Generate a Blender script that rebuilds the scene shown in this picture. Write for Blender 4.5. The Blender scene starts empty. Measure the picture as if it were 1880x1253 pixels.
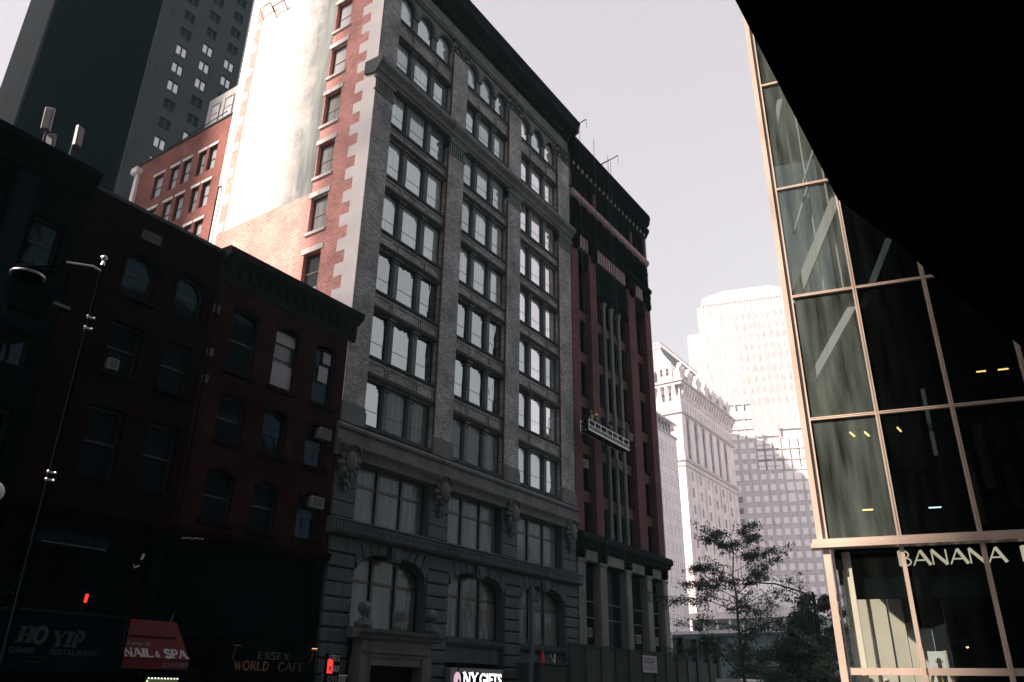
import bpy, bmesh, math, random
from mathutils import Matrix, Vector
random.seed(7)
R_ = math.radians
scene = bpy.context.scene
COL = scene.collection

# ------------------------------------------------------------ camera
cam_d = bpy.data.cameras.new('camera'); cam = bpy.data.objects.new('camera', cam_d); COL.objects.link(cam)
cam_d.lens = 27.726; cam_d.sensor_width = 36; cam_d.clip_end = 4000; cam_d.clip_start = 0.05
cam.matrix_world = Matrix(((0.55820396, -0.34176285, -0.75604662, 0),
                           (-0.82960868, -0.21610768, -0.51482707, 0),
                           (0.01256129, 0.91460135, -0.40416159, 1.6),
                           (0, 0, 0, 1)))
scene.camera = cam

# ------------------------------------------------------------ sky, sun, exposure
SUN_AZ = R_(30); SUN_EL = R_(35)          # light travels (cos az, -sin az) on the ground plane
w = bpy.data.worlds.new('World'); scene.world = w; w.use_nodes = True
nt = w.node_tree; nt.nodes.clear()
sky = nt.nodes.new('ShaderNodeTexSky'); sky.sky_type = 'NISHITA'; sky.sun_disc = False
sky.sun_elevation = SUN_EL
sun_dir = Vector((-math.cos(SUN_AZ), math.sin(SUN_AZ), 0))      # towards the sun
sky.sun_rotation = math.atan2(sun_dir.x, sun_dir.y)
sky.air_density = 1.0; sky.dust_density = 3.0; sky.ozone_density = 1.0; sky.altitude = 0
hs = nt.nodes.new('ShaderNodeHueSaturation'); hs.inputs['Saturation'].default_value = 0.12
mx = nt.nodes.new('ShaderNodeMix'); mx.data_type = 'RGBA'; mx.blend_type = 'MULTIPLY'; mx.inputs['Factor'].default_value = 1
mx.inputs['B'].default_value = (1.52, 1.395, 1.44, 1)
bg = nt.nodes.new('ShaderNodeBackground'); bg.inputs['Strength'].default_value = 0.15
wo = nt.nodes.new('ShaderNodeOutputWorld')
nt.links.new(sky.outputs[0], hs.inputs['Color']); gm = nt.nodes.new('ShaderNodeGamma'); gm.inputs['Gamma'].default_value = 0.4
nt.links.new(hs.outputs[0], gm.inputs[0]); nt.links.new(gm.outputs[0], mx.inputs['A'])
nt.links.new(mx.outputs['Result'], bg.inputs['Color']); nt.links.new(bg.outputs[0], wo.inputs['Surface'])

sd = bpy.data.lights.new('sun', 'SUN'); sd.energy = 4.3; sd.angle = R_(1.2); sd.color = (1.0, 0.83, 0.70)
so = bpy.data.objects.new('sun', sd); COL.objects.link(so)
tr = Vector((math.cos(SUN_AZ) * math.cos(SUN_EL), -math.sin(SUN_AZ) * math.cos(SUN_EL), -math.sin(SUN_EL)))
so.rotation_euler = tr.to_track_quat('-Z', 'Y').to_euler()
scene.view_settings.view_transform = 'Standard'; scene.view_settings.look = 'None'
scene.view_settings.exposure = 1.3; scene.view_settings.gamma = 1
scene.cycles.max_bounces = 7; scene.cycles.volume_bounces = 0; scene.cycles.transparent_max_bounces = 12
scene.cycles.volume_step_rate = 5

# ------------------------------------------------------------ materials
MATS = {}
def new_mat(name):
    m = bpy.data.materials.new(name); m.use_nodes = True
    t = m.node_tree; t.nodes.clear(); return m, t
def N(t, k, **kw):
    n = t.nodes.new(k)
    for a, b in kw.items(): setattr(n, a, b)
    return n
def rgba(c): return (c[0], c[1], c[2], 1)
def ramp(t, src, a, b):
    r = N(t, 'ShaderNodeMapRange'); r.inputs['From Min'].default_value = a; r.inputs['From Max'].default_value = b
    t.links.new(src, r.inputs['Value']); return r.outputs[0]
def mixc(t, f, a, b, mode='MIX'):
    m = N(t, 'ShaderNodeMix', data_type='RGBA', blend_type=mode)
    for s, v in ((m.inputs['Factor'], f), (m.inputs['A'], a), (m.inputs['B'], b)):
        if hasattr(v, 'is_output'): t.links.new(v, s)
        elif isinstance(v, (int, float)): s.default_value = v
        else: s.default_value = rgba(v)
    return m.outputs['Result']
def noise(t, pos, scale, detail=5, stretch=None):
    if stretch:
        mp = N(t, 'ShaderNodeMapping'); mp.inputs['Scale'].default_value = stretch; t.links.new(pos, mp.inputs['Vector']); pos = mp.outputs[0]
    n = N(t, 'ShaderNodeTexNoise'); n.inputs['Scale'].default_value = scale; n.inputs['Detail'].default_value = detail
    t.links.new(pos, n.inputs['Vector']); return n.outputs['Fac']
def finish(m, t, col, rough, bump=None, metallic=0, spec=0.4, strength=0.4, dist=0.02):
    p = N(t, 'ShaderNodeBsdfPrincipled'); o = N(t, 'ShaderNodeOutputMaterial')
    p.inputs['Roughness'].default_value = rough; p.inputs['Metallic'].default_value = metallic
    p.inputs['Specular IOR Level'].default_value = spec
    if hasattr(col, 'is_output'): t.links.new(col, p.inputs['Base Color'])
    else: p.inputs['Base Color'].default_value = rgba(col)
    if bump is not None:
        b = N(t, 'ShaderNodeBump'); b.inputs['Strength'].default_value = strength; b.inputs['Distance'].default_value = dist
        t.links.new(bump, b.inputs['Height']); t.links.new(b.outputs[0], p.inputs['Normal'])
    t.links.new(p.outputs[0], o.inputs[0]); return p
def stone(name, c, var=0.35, scale=1.2, rough=0.85, bump=0.5, spec=0.3, metallic=0, streak=True, fine=14):
    m, t = new_mat(name); g = N(t, 'ShaderNodeNewGeometry').outputs['Position']
    big = noise(t, g, scale * 0.35, 6); fn = noise(t, g, fine, 4)
    dark = tuple(x * (1 - var) for x in c); lite = tuple(min(1, x * (1 + var * 0.8)) for x in c)
    col = mixc(t, ramp(t, big, 0.32, 0.68), dark, lite)
    col = mixc(t, 0.35, col, mixc(t, fn, dark, lite))
    if streak:
        s = noise(t, g, 1.0, 4, (2.5, 2.5, 0.18))
        col = mixc(t, ramp(t, s, 0.52, 0.72), col, tuple(x * 0.55 for x in c))
    finish(m, t, col, rough, fn, metallic, 0.0 if max(c) < 0.03 else spec, bump, 0.02)
    MATS[name] = m; return m
def brick(name, c1, c2, mortar, ax='x', var=0.5, sc=1.0, rough=0.9, bump=0.6):
    m, t = new_mat(name); g = N(t, 'ShaderNodeNewGeometry').outputs['Position']
    sep = N(t, 'ShaderNodeSeparateXYZ'); t.links.new(g, sep.inputs[0])
    if ax == 'a':
        ad = N(t, 'ShaderNodeMath', operation='ADD'); t.links.new(sep.outputs[0], ad.inputs[0]); t.links.new(sep.outputs[1], ad.inputs[1]); h = ad.outputs[0]
    else: h = sep.outputs['XYZ'.index(ax.upper())]
    cm = N(t, 'ShaderNodeCombineXYZ'); t.links.new(h, cm.inputs[0]); t.links.new(sep.outputs[2], cm.inputs[1])
    b = N(t, 'ShaderNodeTexBrick'); t.links.new(cm.outputs[0], b.inputs['Vector'])
    b.inputs['Scale'].default_value = 1.0; b.inputs['Brick Width'].default_value = 0.24 * sc; b.inputs['Row Height'].default_value = 0.09 * sc
    b.inputs['Mortar Size'].default_value = 0.012 * sc; b.inputs['Color1'].default_value = rgba(c1); b.inputs['Color2'].default_value = rgba(c2); b.inputs['Mortar'].default_value = rgba(mortar)
    b.inputs['Bias'].default_value = 0.0
    big = noise(t, g, 0.5, 6); med = noise(t, g, 3.0, 4)
    col = mixc(t, ramp(t, big, 0.3, 0.7), (1 - var, 1 - var, 1 - var), (1.15, 1.15, 1.15)); col = mixc(t, 1.0, b.outputs['Color'], col, 'MULTIPLY')
    col = mixc(t, ramp(t, med, 0.55, 0.75), col, mixc(t, 0.5, col, tuple(x * 0.4 for x in c1)))
    bn = N(t, 'ShaderNodeMath', operation='SUBTRACT'); bn.inputs[0].default_value = 1; t.links.new(b.outputs['Fac'], bn.inputs[1])
    rn = noise(t, g, 25, 3); ad2 = N(t, 'ShaderNodeMath', operation='ADD'); t.links.new(bn.outputs[0], ad2.inputs[0]); t.links.new(rn, ad2.inputs[1])
    finish(m, t, col, rough, ad2.outputs[0], 0, 0.0 if max(c1) < 0.06 else 0.2, bump, 0.015)
    MATS[name] = m; return m
def metal(name, c, rough=0.4, metallic=0.8, var=0.2):
    m, t = new_mat(name); g = N(t, 'ShaderNodeNewGeometry').outputs['Position']
    n = noise(t, g, 3, 5); col = mixc(t, n, tuple(x * (1 - var) for x in c), tuple(min(1, x * (1 + var)) for x in c))
    finish(m, t, col, rough, noise(t, g, 30, 2), metallic, 0.5, 0.08, 0.01); MATS[name] = m; return m
def facing_fresnel(t, f0, add):
    """Schlick reflectance from the view angle, the same on both sides of a thin pane"""
    ge = N(t, 'ShaderNodeNewGeometry'); dt = N(t, 'ShaderNodeVectorMath', operation='DOT_PRODUCT'); t.links.new(ge.outputs['Normal'], dt.inputs[0]); t.links.new(ge.outputs['Incoming'], dt.inputs[1])
    ab = N(t, 'ShaderNodeMath', operation='ABSOLUTE'); t.links.new(dt.outputs['Value'], ab.inputs[0])
    iv = N(t, 'ShaderNodeMath', operation='SUBTRACT'); iv.inputs[0].default_value = 1; t.links.new(ab.outputs[0], iv.inputs[1])
    pw = N(t, 'ShaderNodeMath', operation='POWER'); pw.inputs[1].default_value = 5; t.links.new(iv.outputs[0], pw.inputs[0])
    ma = N(t, 'ShaderNodeMath', operation='MULTIPLY_ADD', use_clamp=True); ma.inputs[1].default_value = 1 - f0; ma.inputs[2].default_value = f0 + add; t.links.new(pw.outputs[0], ma.inputs[0])
    return ma.outputs[0]
def glass_mirror(name, tint, refl, wav=0.05, dark=(0.015, 0.02, 0.022), vscale=(1.1, 1.1, 0.35), curtain=None):
    """old window pane: dark room behind, wavy reflection in front"""
    m, t = new_mat(name); g = N(t, 'ShaderNodeNewGeometry').outputs['Position']
    n = noise(t, g, 1.0, 2, vscale)
    b = N(t, 'ShaderNodeBump'); b.inputs['Strength'].default_value = 1; b.inputs['Distance'].default_value = wav; t.links.new(n, b.inputs['Height'])
    gl = N(t, 'ShaderNodeBsdfGlossy'); gl.inputs['Roughness'].default_value = 0.04; gl.inputs['Color'].default_value = rgba(tint); t.links.new(b.outputs[0], gl.inputs['Normal'])
    df = N(t, 'ShaderNodeBsdfDiffuse')
    if curtain:
        c = noise(t, g, 1.0, 3, (9, 9, 0.3)); t.links.new(mixc(t, ramp(t, c, 0.4, 0.6), curtain, tuple(x * 0.6 for x in curtain)), df.inputs['Color'])
    else: df.inputs['Color'].default_value = rgba(dark)
    ms = N(t, 'ShaderNodeMixShader'); o = N(t, 'ShaderNodeOutputMaterial')
    t.links.new(facing_fresnel(t, 0.05, refl), ms.inputs[0]); t.links.new(df.outputs[0], ms.inputs[1]); t.links.new(gl.outputs[0], ms.inputs[2]); t.links.new(ms.outputs[0], o.inputs[0])
    MATS[name] = m; return m
def glass_clear(name, tint, refl=0.0, dirt=0.0, wav=0.004):
    m, t = new_mat(name); g = N(t, 'ShaderNodeNewGeometry').outputs['Position']
    b = N(t, 'ShaderNodeBump'); b.inputs['Distance'].default_value = wav; t.links.new(noise(t, g, 0.6, 2), b.inputs['Height'])
    gl = N(t, 'ShaderNodeBsdfGlossy'); gl.inputs['Roughness'].default_value = 0.01; t.links.new(b.outputs[0], gl.inputs['Normal']); gl.inputs['Color'].default_value = (0.22, 0.27, 0.27, 1)
    tp = N(t, 'ShaderNodeBsdfTransparent'); tp.inputs['Color'].default_value = rgba(tint)
    ms = N(t, 'ShaderNodeMixShader'); t.links.new(facing_fresnel(t, 0.04, refl), ms.inputs[0]); t.links.new(tp.outputs[0], ms.inputs[1]); t.links.new(gl.outputs[0], ms.inputs[2])
    out = ms.outputs[0]
    if dirt:
        d = N(t, 'ShaderNodeBsdfDiffuse'); d.inputs['Color'].default_value = (0.33, 0.4, 0.36, 1)
        dn = noise(t, g, 1.0, 6, (3, 3, 0.35)); m2 = N(t, 'ShaderNodeMixShader')
        mu = N(t, 'ShaderNodeMath', operation='MULTIPLY'); mu.inputs[1].default_value = dirt; t.links.new(ramp(t, dn, 0.25, 0.75), mu.inputs[0])
        t.links.new(mu.outputs[0], m2.inputs[0]); t.links.new(out, m2.inputs[1]); t.links.new(d.outputs[0], m2.inputs[2]); out = m2.outputs[0]
    o = N(t, 'ShaderNodeOutputMaterial'); t.links.new(out, o.inputs[0]); MATS[name] = m; return m
def emit(name, c, s):
    m, t = new_mat(name); e = N(t, 'ShaderNodeEmission'); e.inputs[0].default_value = rgba(c); e.inputs[1].default_value = s
    o = N(t, 'ShaderNodeOutputMaterial'); t.links.new(e.outputs[0], o.inputs[0]); MATS[name] = m; return m

brick('grey_brick', (0.44, 0.45, 0.46), (0.21, 0.218, 0.225), (0.10, 0.105, 0.11), 'x')
stone('grey_stone', (0.10, 0.112, 0.118), 0.4, 1.5)
stone('grey_iron', (0.035, 0.044, 0.047), 0.35, 2.0)
stone('base_stone', (0.062, 0.078, 0.088), 0.3, 1.5)
stone('dark_iron', (0.016, 0.02, 0.022), 0.3, 2.0, 0.6)
stone('light_spandrel', (0.2, 0.2, 0.2), 0.2, 2)
stone('rust_edge', (0.10, 0.04, 0.028), 0.5, 3)
brick('pink_brick', (0.80, 0.31, 0.27), (0.62, 0.20, 0.18), (0.82, 0.68, 0.64), 'y', 0.22, 1.25)
stone('white_quoin', (0.92, 0.87, 0.88), 0.08, 2, 0.85, 0.5, streak=False)
def shade_edge_paint(name):
    """white wall paint with the shadow edge towards the windows put into its colour as grey, plus patches and roller marks"""
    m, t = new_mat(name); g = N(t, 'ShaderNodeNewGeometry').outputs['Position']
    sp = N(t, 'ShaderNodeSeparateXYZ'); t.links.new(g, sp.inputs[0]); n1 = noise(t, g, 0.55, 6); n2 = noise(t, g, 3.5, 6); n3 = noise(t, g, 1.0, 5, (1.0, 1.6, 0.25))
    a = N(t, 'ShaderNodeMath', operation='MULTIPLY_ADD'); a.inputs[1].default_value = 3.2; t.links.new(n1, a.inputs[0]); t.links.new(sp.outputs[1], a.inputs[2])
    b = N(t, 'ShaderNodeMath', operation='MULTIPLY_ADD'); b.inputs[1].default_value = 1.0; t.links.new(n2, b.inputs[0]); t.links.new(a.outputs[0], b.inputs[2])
    f = ramp(t, b.outputs[0], 35.7, 38.0)  # shadow edge put into the colour: grey near the windows, white beyond
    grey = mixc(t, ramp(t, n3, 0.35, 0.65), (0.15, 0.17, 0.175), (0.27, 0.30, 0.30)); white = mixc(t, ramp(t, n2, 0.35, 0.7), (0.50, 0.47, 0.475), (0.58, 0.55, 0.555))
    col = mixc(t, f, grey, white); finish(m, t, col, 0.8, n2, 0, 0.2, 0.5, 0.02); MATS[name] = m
shade_edge_paint('shaded_wall_paint')
stone('cream_stucco', (0.72, 0.60, 0.50), 0.15, 2)
stone('lintel_stone', (0.78, 0.74, 0.74), 0.15, 3)
metal('dark_frame', (0.012, 0.014, 0.016), 0.5, 0.2)
metal('bronze_frame', (0.16, 0.10, 0.07), 0.5, 0.3)
glass_mirror('pane_sky', (0.74, 0.85, 0.85), 0.3, 0.006, curtain=(0.42, 0.45, 0.46))
glass_mirror('pane_sky2', (0.8, 0.92, 0.93), 0.22, 0.012, curtain=(0.3, 0.33, 0.34))
glass_mirror('pane_sky3', (0.8, 0.88, 0.89), 0.36, 0.02, curtain=(0.2, 0.23, 0.24))
glass_mirror('pane_bright', (0.92, 0.9, 0.93), 0.58, 0.004, curtain=(0.7, 0.68, 0.7))
glass_mirror('pane_wavy', (0.76, 0.84, 0.85), 0.34, 0.075, vscale=(1.6, 1.6, 0.35))
glass_mirror('pane_dim', (0.45, 0.52, 0.54), 0.0, 0.05, vscale=(2.2, 2.2, 0.5), curtain=(0.14, 0.155, 0.16))
glass_mirror('pane_dark', (0.12, 0.2, 0.25), 0.0, 0.02, dark=(0.006, 0.012, 0.016))
glass_mirror('pane_black', (0.08, 0.1, 0.12), -0.02, 0.02, dark=(0.004, 0.005, 0.006))
glass_mirror('pane_blind', (0.9, 0.95, 0.97), 0.15, 0.02, dark=(0.6, 0.62, 0.66))

# ------------------------------------------------------------ mesh helpers
class MB:
    def __init__(s, t=None, off=None):
        s.v = []; s.f = []
        s.t = t; s.off = Vector(off) if off is not None else (Vector(t.location) if (t is not None and t.rotation_euler.z == 0) else Vector((0, 0, 0)))
    def add(s, vs, fs):
        n = len(s.v); s.v += [tuple(v) for v in vs]; s.f += [tuple(i + n for i in f) for f in fs]; return s
    def box(s, x0, x1, y0, y1, z0, z1):
        x0, x1 = sorted((x0, x1)); y0, y1 = sorted((y0, y1)); z0, z1 = sorted((z0, z1))
        return s.add([(x0, y0, z0), (x1, y0, z0), (x1, y1, z0), (x0, y1, z0), (x0, y0, z1), (x1, y0, z1), (x1, y1, z1), (x0, y1, z1)],
                     [(0, 3, 2, 1), (4, 5, 6, 7), (0, 1, 5, 4), (1, 2, 6, 5), (2, 3, 7, 6), (3, 0, 4, 7)])
    def bbox(s, x0, x1, y0, y1, z0, z1, b=0.03):
        """box with a chamfer round its front (-y) face"""
        return s.add([(x0, y1, z0), (x1, y1, z0), (x1, y1, z1), (x0, y1, z1), (x0, y0 + b, z0), (x1, y0 + b, z0), (x1, y0 + b, z1), (x0, y0 + b, z1),
                      (x0 + b, y0, z0 + b), (x1 - b, y0, z0 + b), (x1 - b, y0, z1 - b), (x0 + b, y0, z1 - b)],
                     [(0, 3, 2, 1), (0, 1, 5, 4), (1, 2, 6, 5), (2, 3, 7, 6), (3, 0, 4, 7), (4, 5, 9, 8), (5, 6, 10, 9), (6, 7, 11, 10), (7, 4, 8, 11), (8, 9, 10, 11)])
    def prism(s, pts, vec):
        n = len(pts); p = [Vector(q) for q in pts]; e = Vector(vec)
        return s.add(p + [q + e for q in p], [tuple(range(n))[::-1], tuple(range(n, 2 * n))] + [(i, (i + 1) % n, (i + 1) % n + n, i + n) for i in range(n)])
    def profile_x(s, prof, x0, x1):
        """prof: list of (y,z) swept along x"""
        return s.prism([(x0, y, z) for y, z in prof], (x1 - x0, 0, 0))
    def tube(s, p0, p1, r0, r1=None, n=8):
        r1 = r0 if r1 is None else r1
        a = Vector(p0); b = Vector(p1); d = (b - a)
        if d.length < 1e-6: return s
        d.normalize(); u = d.cross(Vector((0, 0, 1)) if abs(d.z) < 0.9 else Vector((1, 0, 0))).normalized(); v = d.cross(u)
        vs = []
        for c, r in ((a, r0), (b, r1)):
            for i in range(n):
                an = 2 * math.pi * i / n; vs.append(c + u * math.cos(an) * r + v * math.sin(an) * r)
        return s.add(vs, [(i, (i + 1) % n, (i + 1) % n + n, i + n) for i in range(n)] + [tuple(range(n))[::-1], tuple(range(n, 2 * n))])
    def path(s, pts, r0, r1=None, n=8):
        r1 = r0 if r1 is None else r1
        for i in range(len(pts) - 1):
            a = i / (len(pts) - 1); b = (i + 1) / (len(pts) - 1)
            s.tube(pts[i], pts[i + 1], r0 + (r1 - r0) * a, r0 + (r1 - r0) * b, n)
        return s
    def lathe(s, c, prof, n=16, axis='z'):
        vs = []; c = Vector(c)
        for r, h in prof:
            for i in range(n):
                a = 2 * math.pi * i / n
                q = {'z': (r * math.cos(a), r * math.sin(a), h), 'y': (r * math.cos(a), h, r * math.sin(a)), 'x': (h, r * math.cos(a), r * math.sin(a))}[axis]
                vs.append(c + Vector(q))
        fs = []
        for j in range(len(prof) - 1):
            for i in range(n): fs.append((j * n + i, j * n + (i + 1) % n, (j + 1) * n + (i + 1) % n, (j + 1) * n + i))
        fs += [tuple(range(n))[::-1], tuple(range((len(prof) - 1) * n, len(prof) * n))]
        return s.add(vs, fs)
    def ball(s, c, rx, ry=None, rz=None, n=12, m=8):
        ry = ry or rx; rz = rz or rx; vs = []; c = Vector(c)
        for j in range(m + 1):
            th = math.pi * j / m; q = max(math.sin(th), 0.01)
            for i in range(n): a = 2 * math.pi * i / n; vs.append(c + Vector((rx * q * math.cos(a), ry * q * math.sin(a), rz * math.cos(th))))
        return s.add(vs, [(j * n + i, j * n + (i + 1) % n, (j + 1) * n + (i + 1) % n, (j + 1) * n + i) for j in range(m) for i in range(n)])
    def mesh(s, name, mat, smooth=False):
        me = bpy.data.meshes.new(name); o = s.off
        me.from_pydata([(x - o.x, y - o.y, z - o.z) for x, y, z in s.v], [], s.f); me.validate()
        if len(s.f) < 6000:
            bm = bmesh.new(); bm.from_mesh(me); bmesh.ops.recalc_face_normals(bm, faces=bm.faces); bm.to_mesh(me); bm.free()
        if smooth: me.polygons.foreach_set('use_smooth', [True] * len(me.polygons))
        me.materials.append(MATS[mat] if isinstance(mat, str) else mat); return me
    def build(s, name, mat, parent=None, smooth=False, label=None):
        o = bpy.data.objects.new(name, s.mesh(name, mat, smooth)); COL.objects.link(o)
        if parent is None and s.t is not None: parent = s.t
        if parent is not None: o.parent = parent
        if label: o['label'] = label
        return o
def thing(name, label, cat, loc=(0, 0, 0), rz=0, group=None):
    o = bpy.data.objects.new(name, None); o.empty_display_size = 0.3; COL.objects.link(o)
    o.location = loc; o.rotation_euler = (0, 0, rz); o['label'] = label; o['category'] = cat
    if group: o['group'] = group
    return o
def tag(o, label, cat, group=None, kind=None):
    if label: o['label'] = label
    if cat: o['category'] = cat
    if group: o['group'] = group
    if kind: o['kind'] = kind
    return o
def inst(name, me, parent, loc, rz=0, label=None, scale=None):
    o = bpy.data.objects.new(name, me); COL.objects.link(o); o.parent = parent; o.location = loc; o.rotation_euler = (0, 0, rz)
    if label: o['label'] = label
    if scale: o.scale = scale
    return o
def LO(t, x, y, z):
    """world point -> the parent's own coordinates (a turned thing is given local points already)"""
    return (x, y, z) if t.rotation_euler.z != 0 else (x - t.location.x, y - t.location.y, z - t.location.z)
WC = {}
def arch_pts(w, h, r, n=14):
    """outline in x,z of an opening of width w with a (flattened) arch rise r at the top"""
    pts = [(-w / 2, 0), (w / 2, 0)]
    for i in range(n + 1):
        a = math.pi * i / n; pts.append((w / 2 * math.cos(a), h - r + r * math.sin(a)))
    return pts
def ring(mb, outer, inner, y0, y1):
    n = len(outer)
    vs = [(x, y0, z) for x, z in outer] + [(x, y0, z) for x, z in inner] + [(x, y1, z) for x, z in outer] + [(x, y1, z) for x, z in inner]
    fs = []
    for i in range(n):
        j = (i + 1) % n
        fs += [(i, j, n + j, n + i), (2 * n + i, 3 * n + i, 3 * n + j, 2 * n + j), (n + i, n + j, 3 * n + j, 3 * n + i), (i, 2 * n + i, 2 * n + j, j)]
    mb.add(vs, fs)
def window(parent, x, y, z, wd, ht, rz=0, style='sash', fm='dark_frame', pm='pane_sky', rise=0, fw=0.07, label=None, sill=None, mull=1, trans=0.62):
    """frame (part) + pane (sub-part); local x across, -y outward, origin at bottom centre"""
    key = (round(wd, 2), round(ht, 2), style, fm, round(rise, 2), fw, mull, trans)
    if key not in WC:
        f = MB(); o = arch_pts(wd, ht, rise) if rise else [(-wd / 2, 0), (wd / 2, 0), (wd / 2, ht), (-wd / 2, ht)]
        i = arch_pts(wd - 2 * fw, ht - 2 * fw, max(rise - fw * 0.6, 0.02)) if rise else [(-wd / 2 + fw, 0), (wd / 2 - fw, 0), (wd / 2 - fw, ht - 2 * fw), (-wd / 2 + fw, ht - 2 * fw)]
        i = [(a, b + fw) for a, b in i]
        ring(f, o, i, 0, 0.12)
        if style == 'sash': f.box(-wd / 2 + fw, wd / 2 - fw, 0.02, 0.1, ht * 0.5 - 0.03, ht * 0.5 + 0.03)
        if style == 'plain': f.box(-wd / 2 + fw, wd / 2 - fw, 0.045, 0.09, ht * 0.36 - 0.012, ht * 0.36 + 0.012)
        if style == 'cross':
            f.box(-wd / 2 + fw, wd / 2 - fw, 0.0, 0.12, ht * trans - 0.07, ht * trans + 0.07)
            for k in range(mull):
                xx = -wd / 2 + wd * (k + 1) / (mull + 1); top = ht - (0.1 if rise else fw)
                f.box(xx - 0.09, xx + 0.09, -0.06, 0.11, fw, top)
        p = MB(); p.prism([(a, 0.06, b) for a, b in (i if not rise else [(q * 0.995, r2) for q, r2 in i])], (0, 0.02, 0))
        WC[key] = (f.mesh('window', fm), p)
        WC[key + ('p',)] = {}
    fmh, p = WC[key]; pc = WC[key + ('p',)]
    if pm not in pc: pc[pm] = p.mesh('pane', pm)
    f = inst('window', fmh, parent, LO(parent, x, y, z), rz, label)
    inst('pane', pc[pm], f, (0, 0, 0))
    return f

# ============================================================ THE SETTING
stone('asphalt', (0.045, 0.045, 0.047), 0.3, 2, 0.9, 0.5, streak=False)
stone('pavement', (0.16, 0.155, 0.15), 0.25, 2, 0.9, 0.4, streak=False)
stone('ground_mat', (0.34, 0.32, 0.31), 0.2, 0.3, 0.95, 0.3, streak=False)
g = MB(); g.add([(-1500, -1500, 0), (2500, -1500, 0), (2500, 1500, 0), (-1500, 1500, 0)], [(0, 1, 2, 3)])
tag(g.build('ground', 'ground_mat'), None, None, kind='structure')
g = MB(); g.add([(-120, 9, 0.004), (300, 9, 0.004), (300, 22.5, 0.004), (-120, 22.5, 0.004)], [(0, 1, 2, 3)])
tag(g.build('road', 'asphalt'), None, None, kind='structure')
g = MB().box(-120, 120, 22.5, 29, -0.2, 0.14); tag(g.build('far_pavement', 'pavement'), None, None, kind='structure')
g = MB().box(-120, 120, -12, 9, -0.2, 0.141); tag(g.build('near_pavement', 'pavement'), None, None, kind='structure')
g = MB()
for k in range(-30, 40): g.add([(k * 4, 15.6, 0.008), (k * 4 + 2, 15.6, 0.008), (k * 4 + 2, 15.75, 0.008), (k * 4, 15.75, 0.008)], [(0, 1, 2, 3)])
MATS['road_paint'] = stone('road_paint', (0.6, 0.58, 0.5), 0.2, 2)
tag(g.build('road_markings', 'road_paint'), None, None, kind='structure')

# ============================================================ GREY BUILDING (the tall one in the middle)
GX0, GX1, GY = 26.1, 49.55, 28.0
G = thing('grey_loft_building', 'tall grey brick loft building with arched top windows and a bright side wall', 'building', (38, 28, 0))
def M_(): return MB(G)
REC = 0.5
PIL = [(26.1, 27.7), (33.3, 35.0), (40.35, 42.05), (47.6, 49.5)]
BAYS = [(27.7, 33.3), (35.0, 40.35), (42.05, 47.6)]
M_().box(GX0 + 0.45, GX1, 28.9, 42.3, 0, 50.2).build('core_wall', 'grey_stone')
TOPS = [16.6, 20.6, 24.55, 28.45, 32.25, 36.0]
rows = [(t - (2.75 if i else 2.6), t) for i, t in enumerate(TOPS)] + [(37.75, 40.15)]
ARB, ART = 41.75, 44.1
# brick pilasters
for i, (a, b) in enumerate(PIL):
    p = M_(); x0 = a + 0.02 if i == 0 else a
    p.box(x0, b, 28.0, 28.9, 14.0, 34.9); p.box(x0, b, 28.0, 28.9, 36.95, 44.6)
    p.build('pilaster', 'grey_brick')
    c = M_()
    c.box(a - 0.05, b + 0.08, 27.9, 28.1, 13.7, 14.5); c.box(a - 0.02, b + 0.04, 27.95, 28.1, 14.5, 14.75); c.build('pilaster_base', 'grey_stone'); c = M_()
    c.box(a - 0.03, b + 0.05, 27.93, 28.1, 34.55, 34.7); c.box(a - 0.05, b + 0.08, 27.86, 28.1, 35.45, 35.7)
    n = 7
    for k in range(n):
        xx = a + 0.06 + (b - a - 0.12) * k / n
        c.box(xx, xx + (b - a - 0.12) / n * 0.62, 27.92, 28.05, 34.7, 35.45)
    c.build('capital', 'grey_stone')
    c = M_()
    c.box(a - 0.04, b + 0.05, 27.92, 28.1, 43.3, 43.45); c.lathe(((a + b) / 2, 28.0, 43.9), [(0.01, -0.1), (0.35, -0.12), (0.42, 0)], 10, 'y')
    for k in range(6):
        xx = a + 0.1 + (b - a - 0.2) * k / 5; c.ball((xx, 27.93, 43.75 + 0.18 * (k % 2)), 0.16, 0.13, 0.24, 8, 5)
    c.box(a - 0.07, b + 0.1, 27.86, 28.1, 44.25, 44.45)
    c.build('capital', 'grey_iron')
    if i: M_().box(a - 0.012, a + 0.05, 27.994, 28.12, 14.8, 34.5).box(a - 0.012, a + 0.05, 27.994, 28.12, 37.0, 43.2).build('rusty_edge', 'rust_edge')
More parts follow.
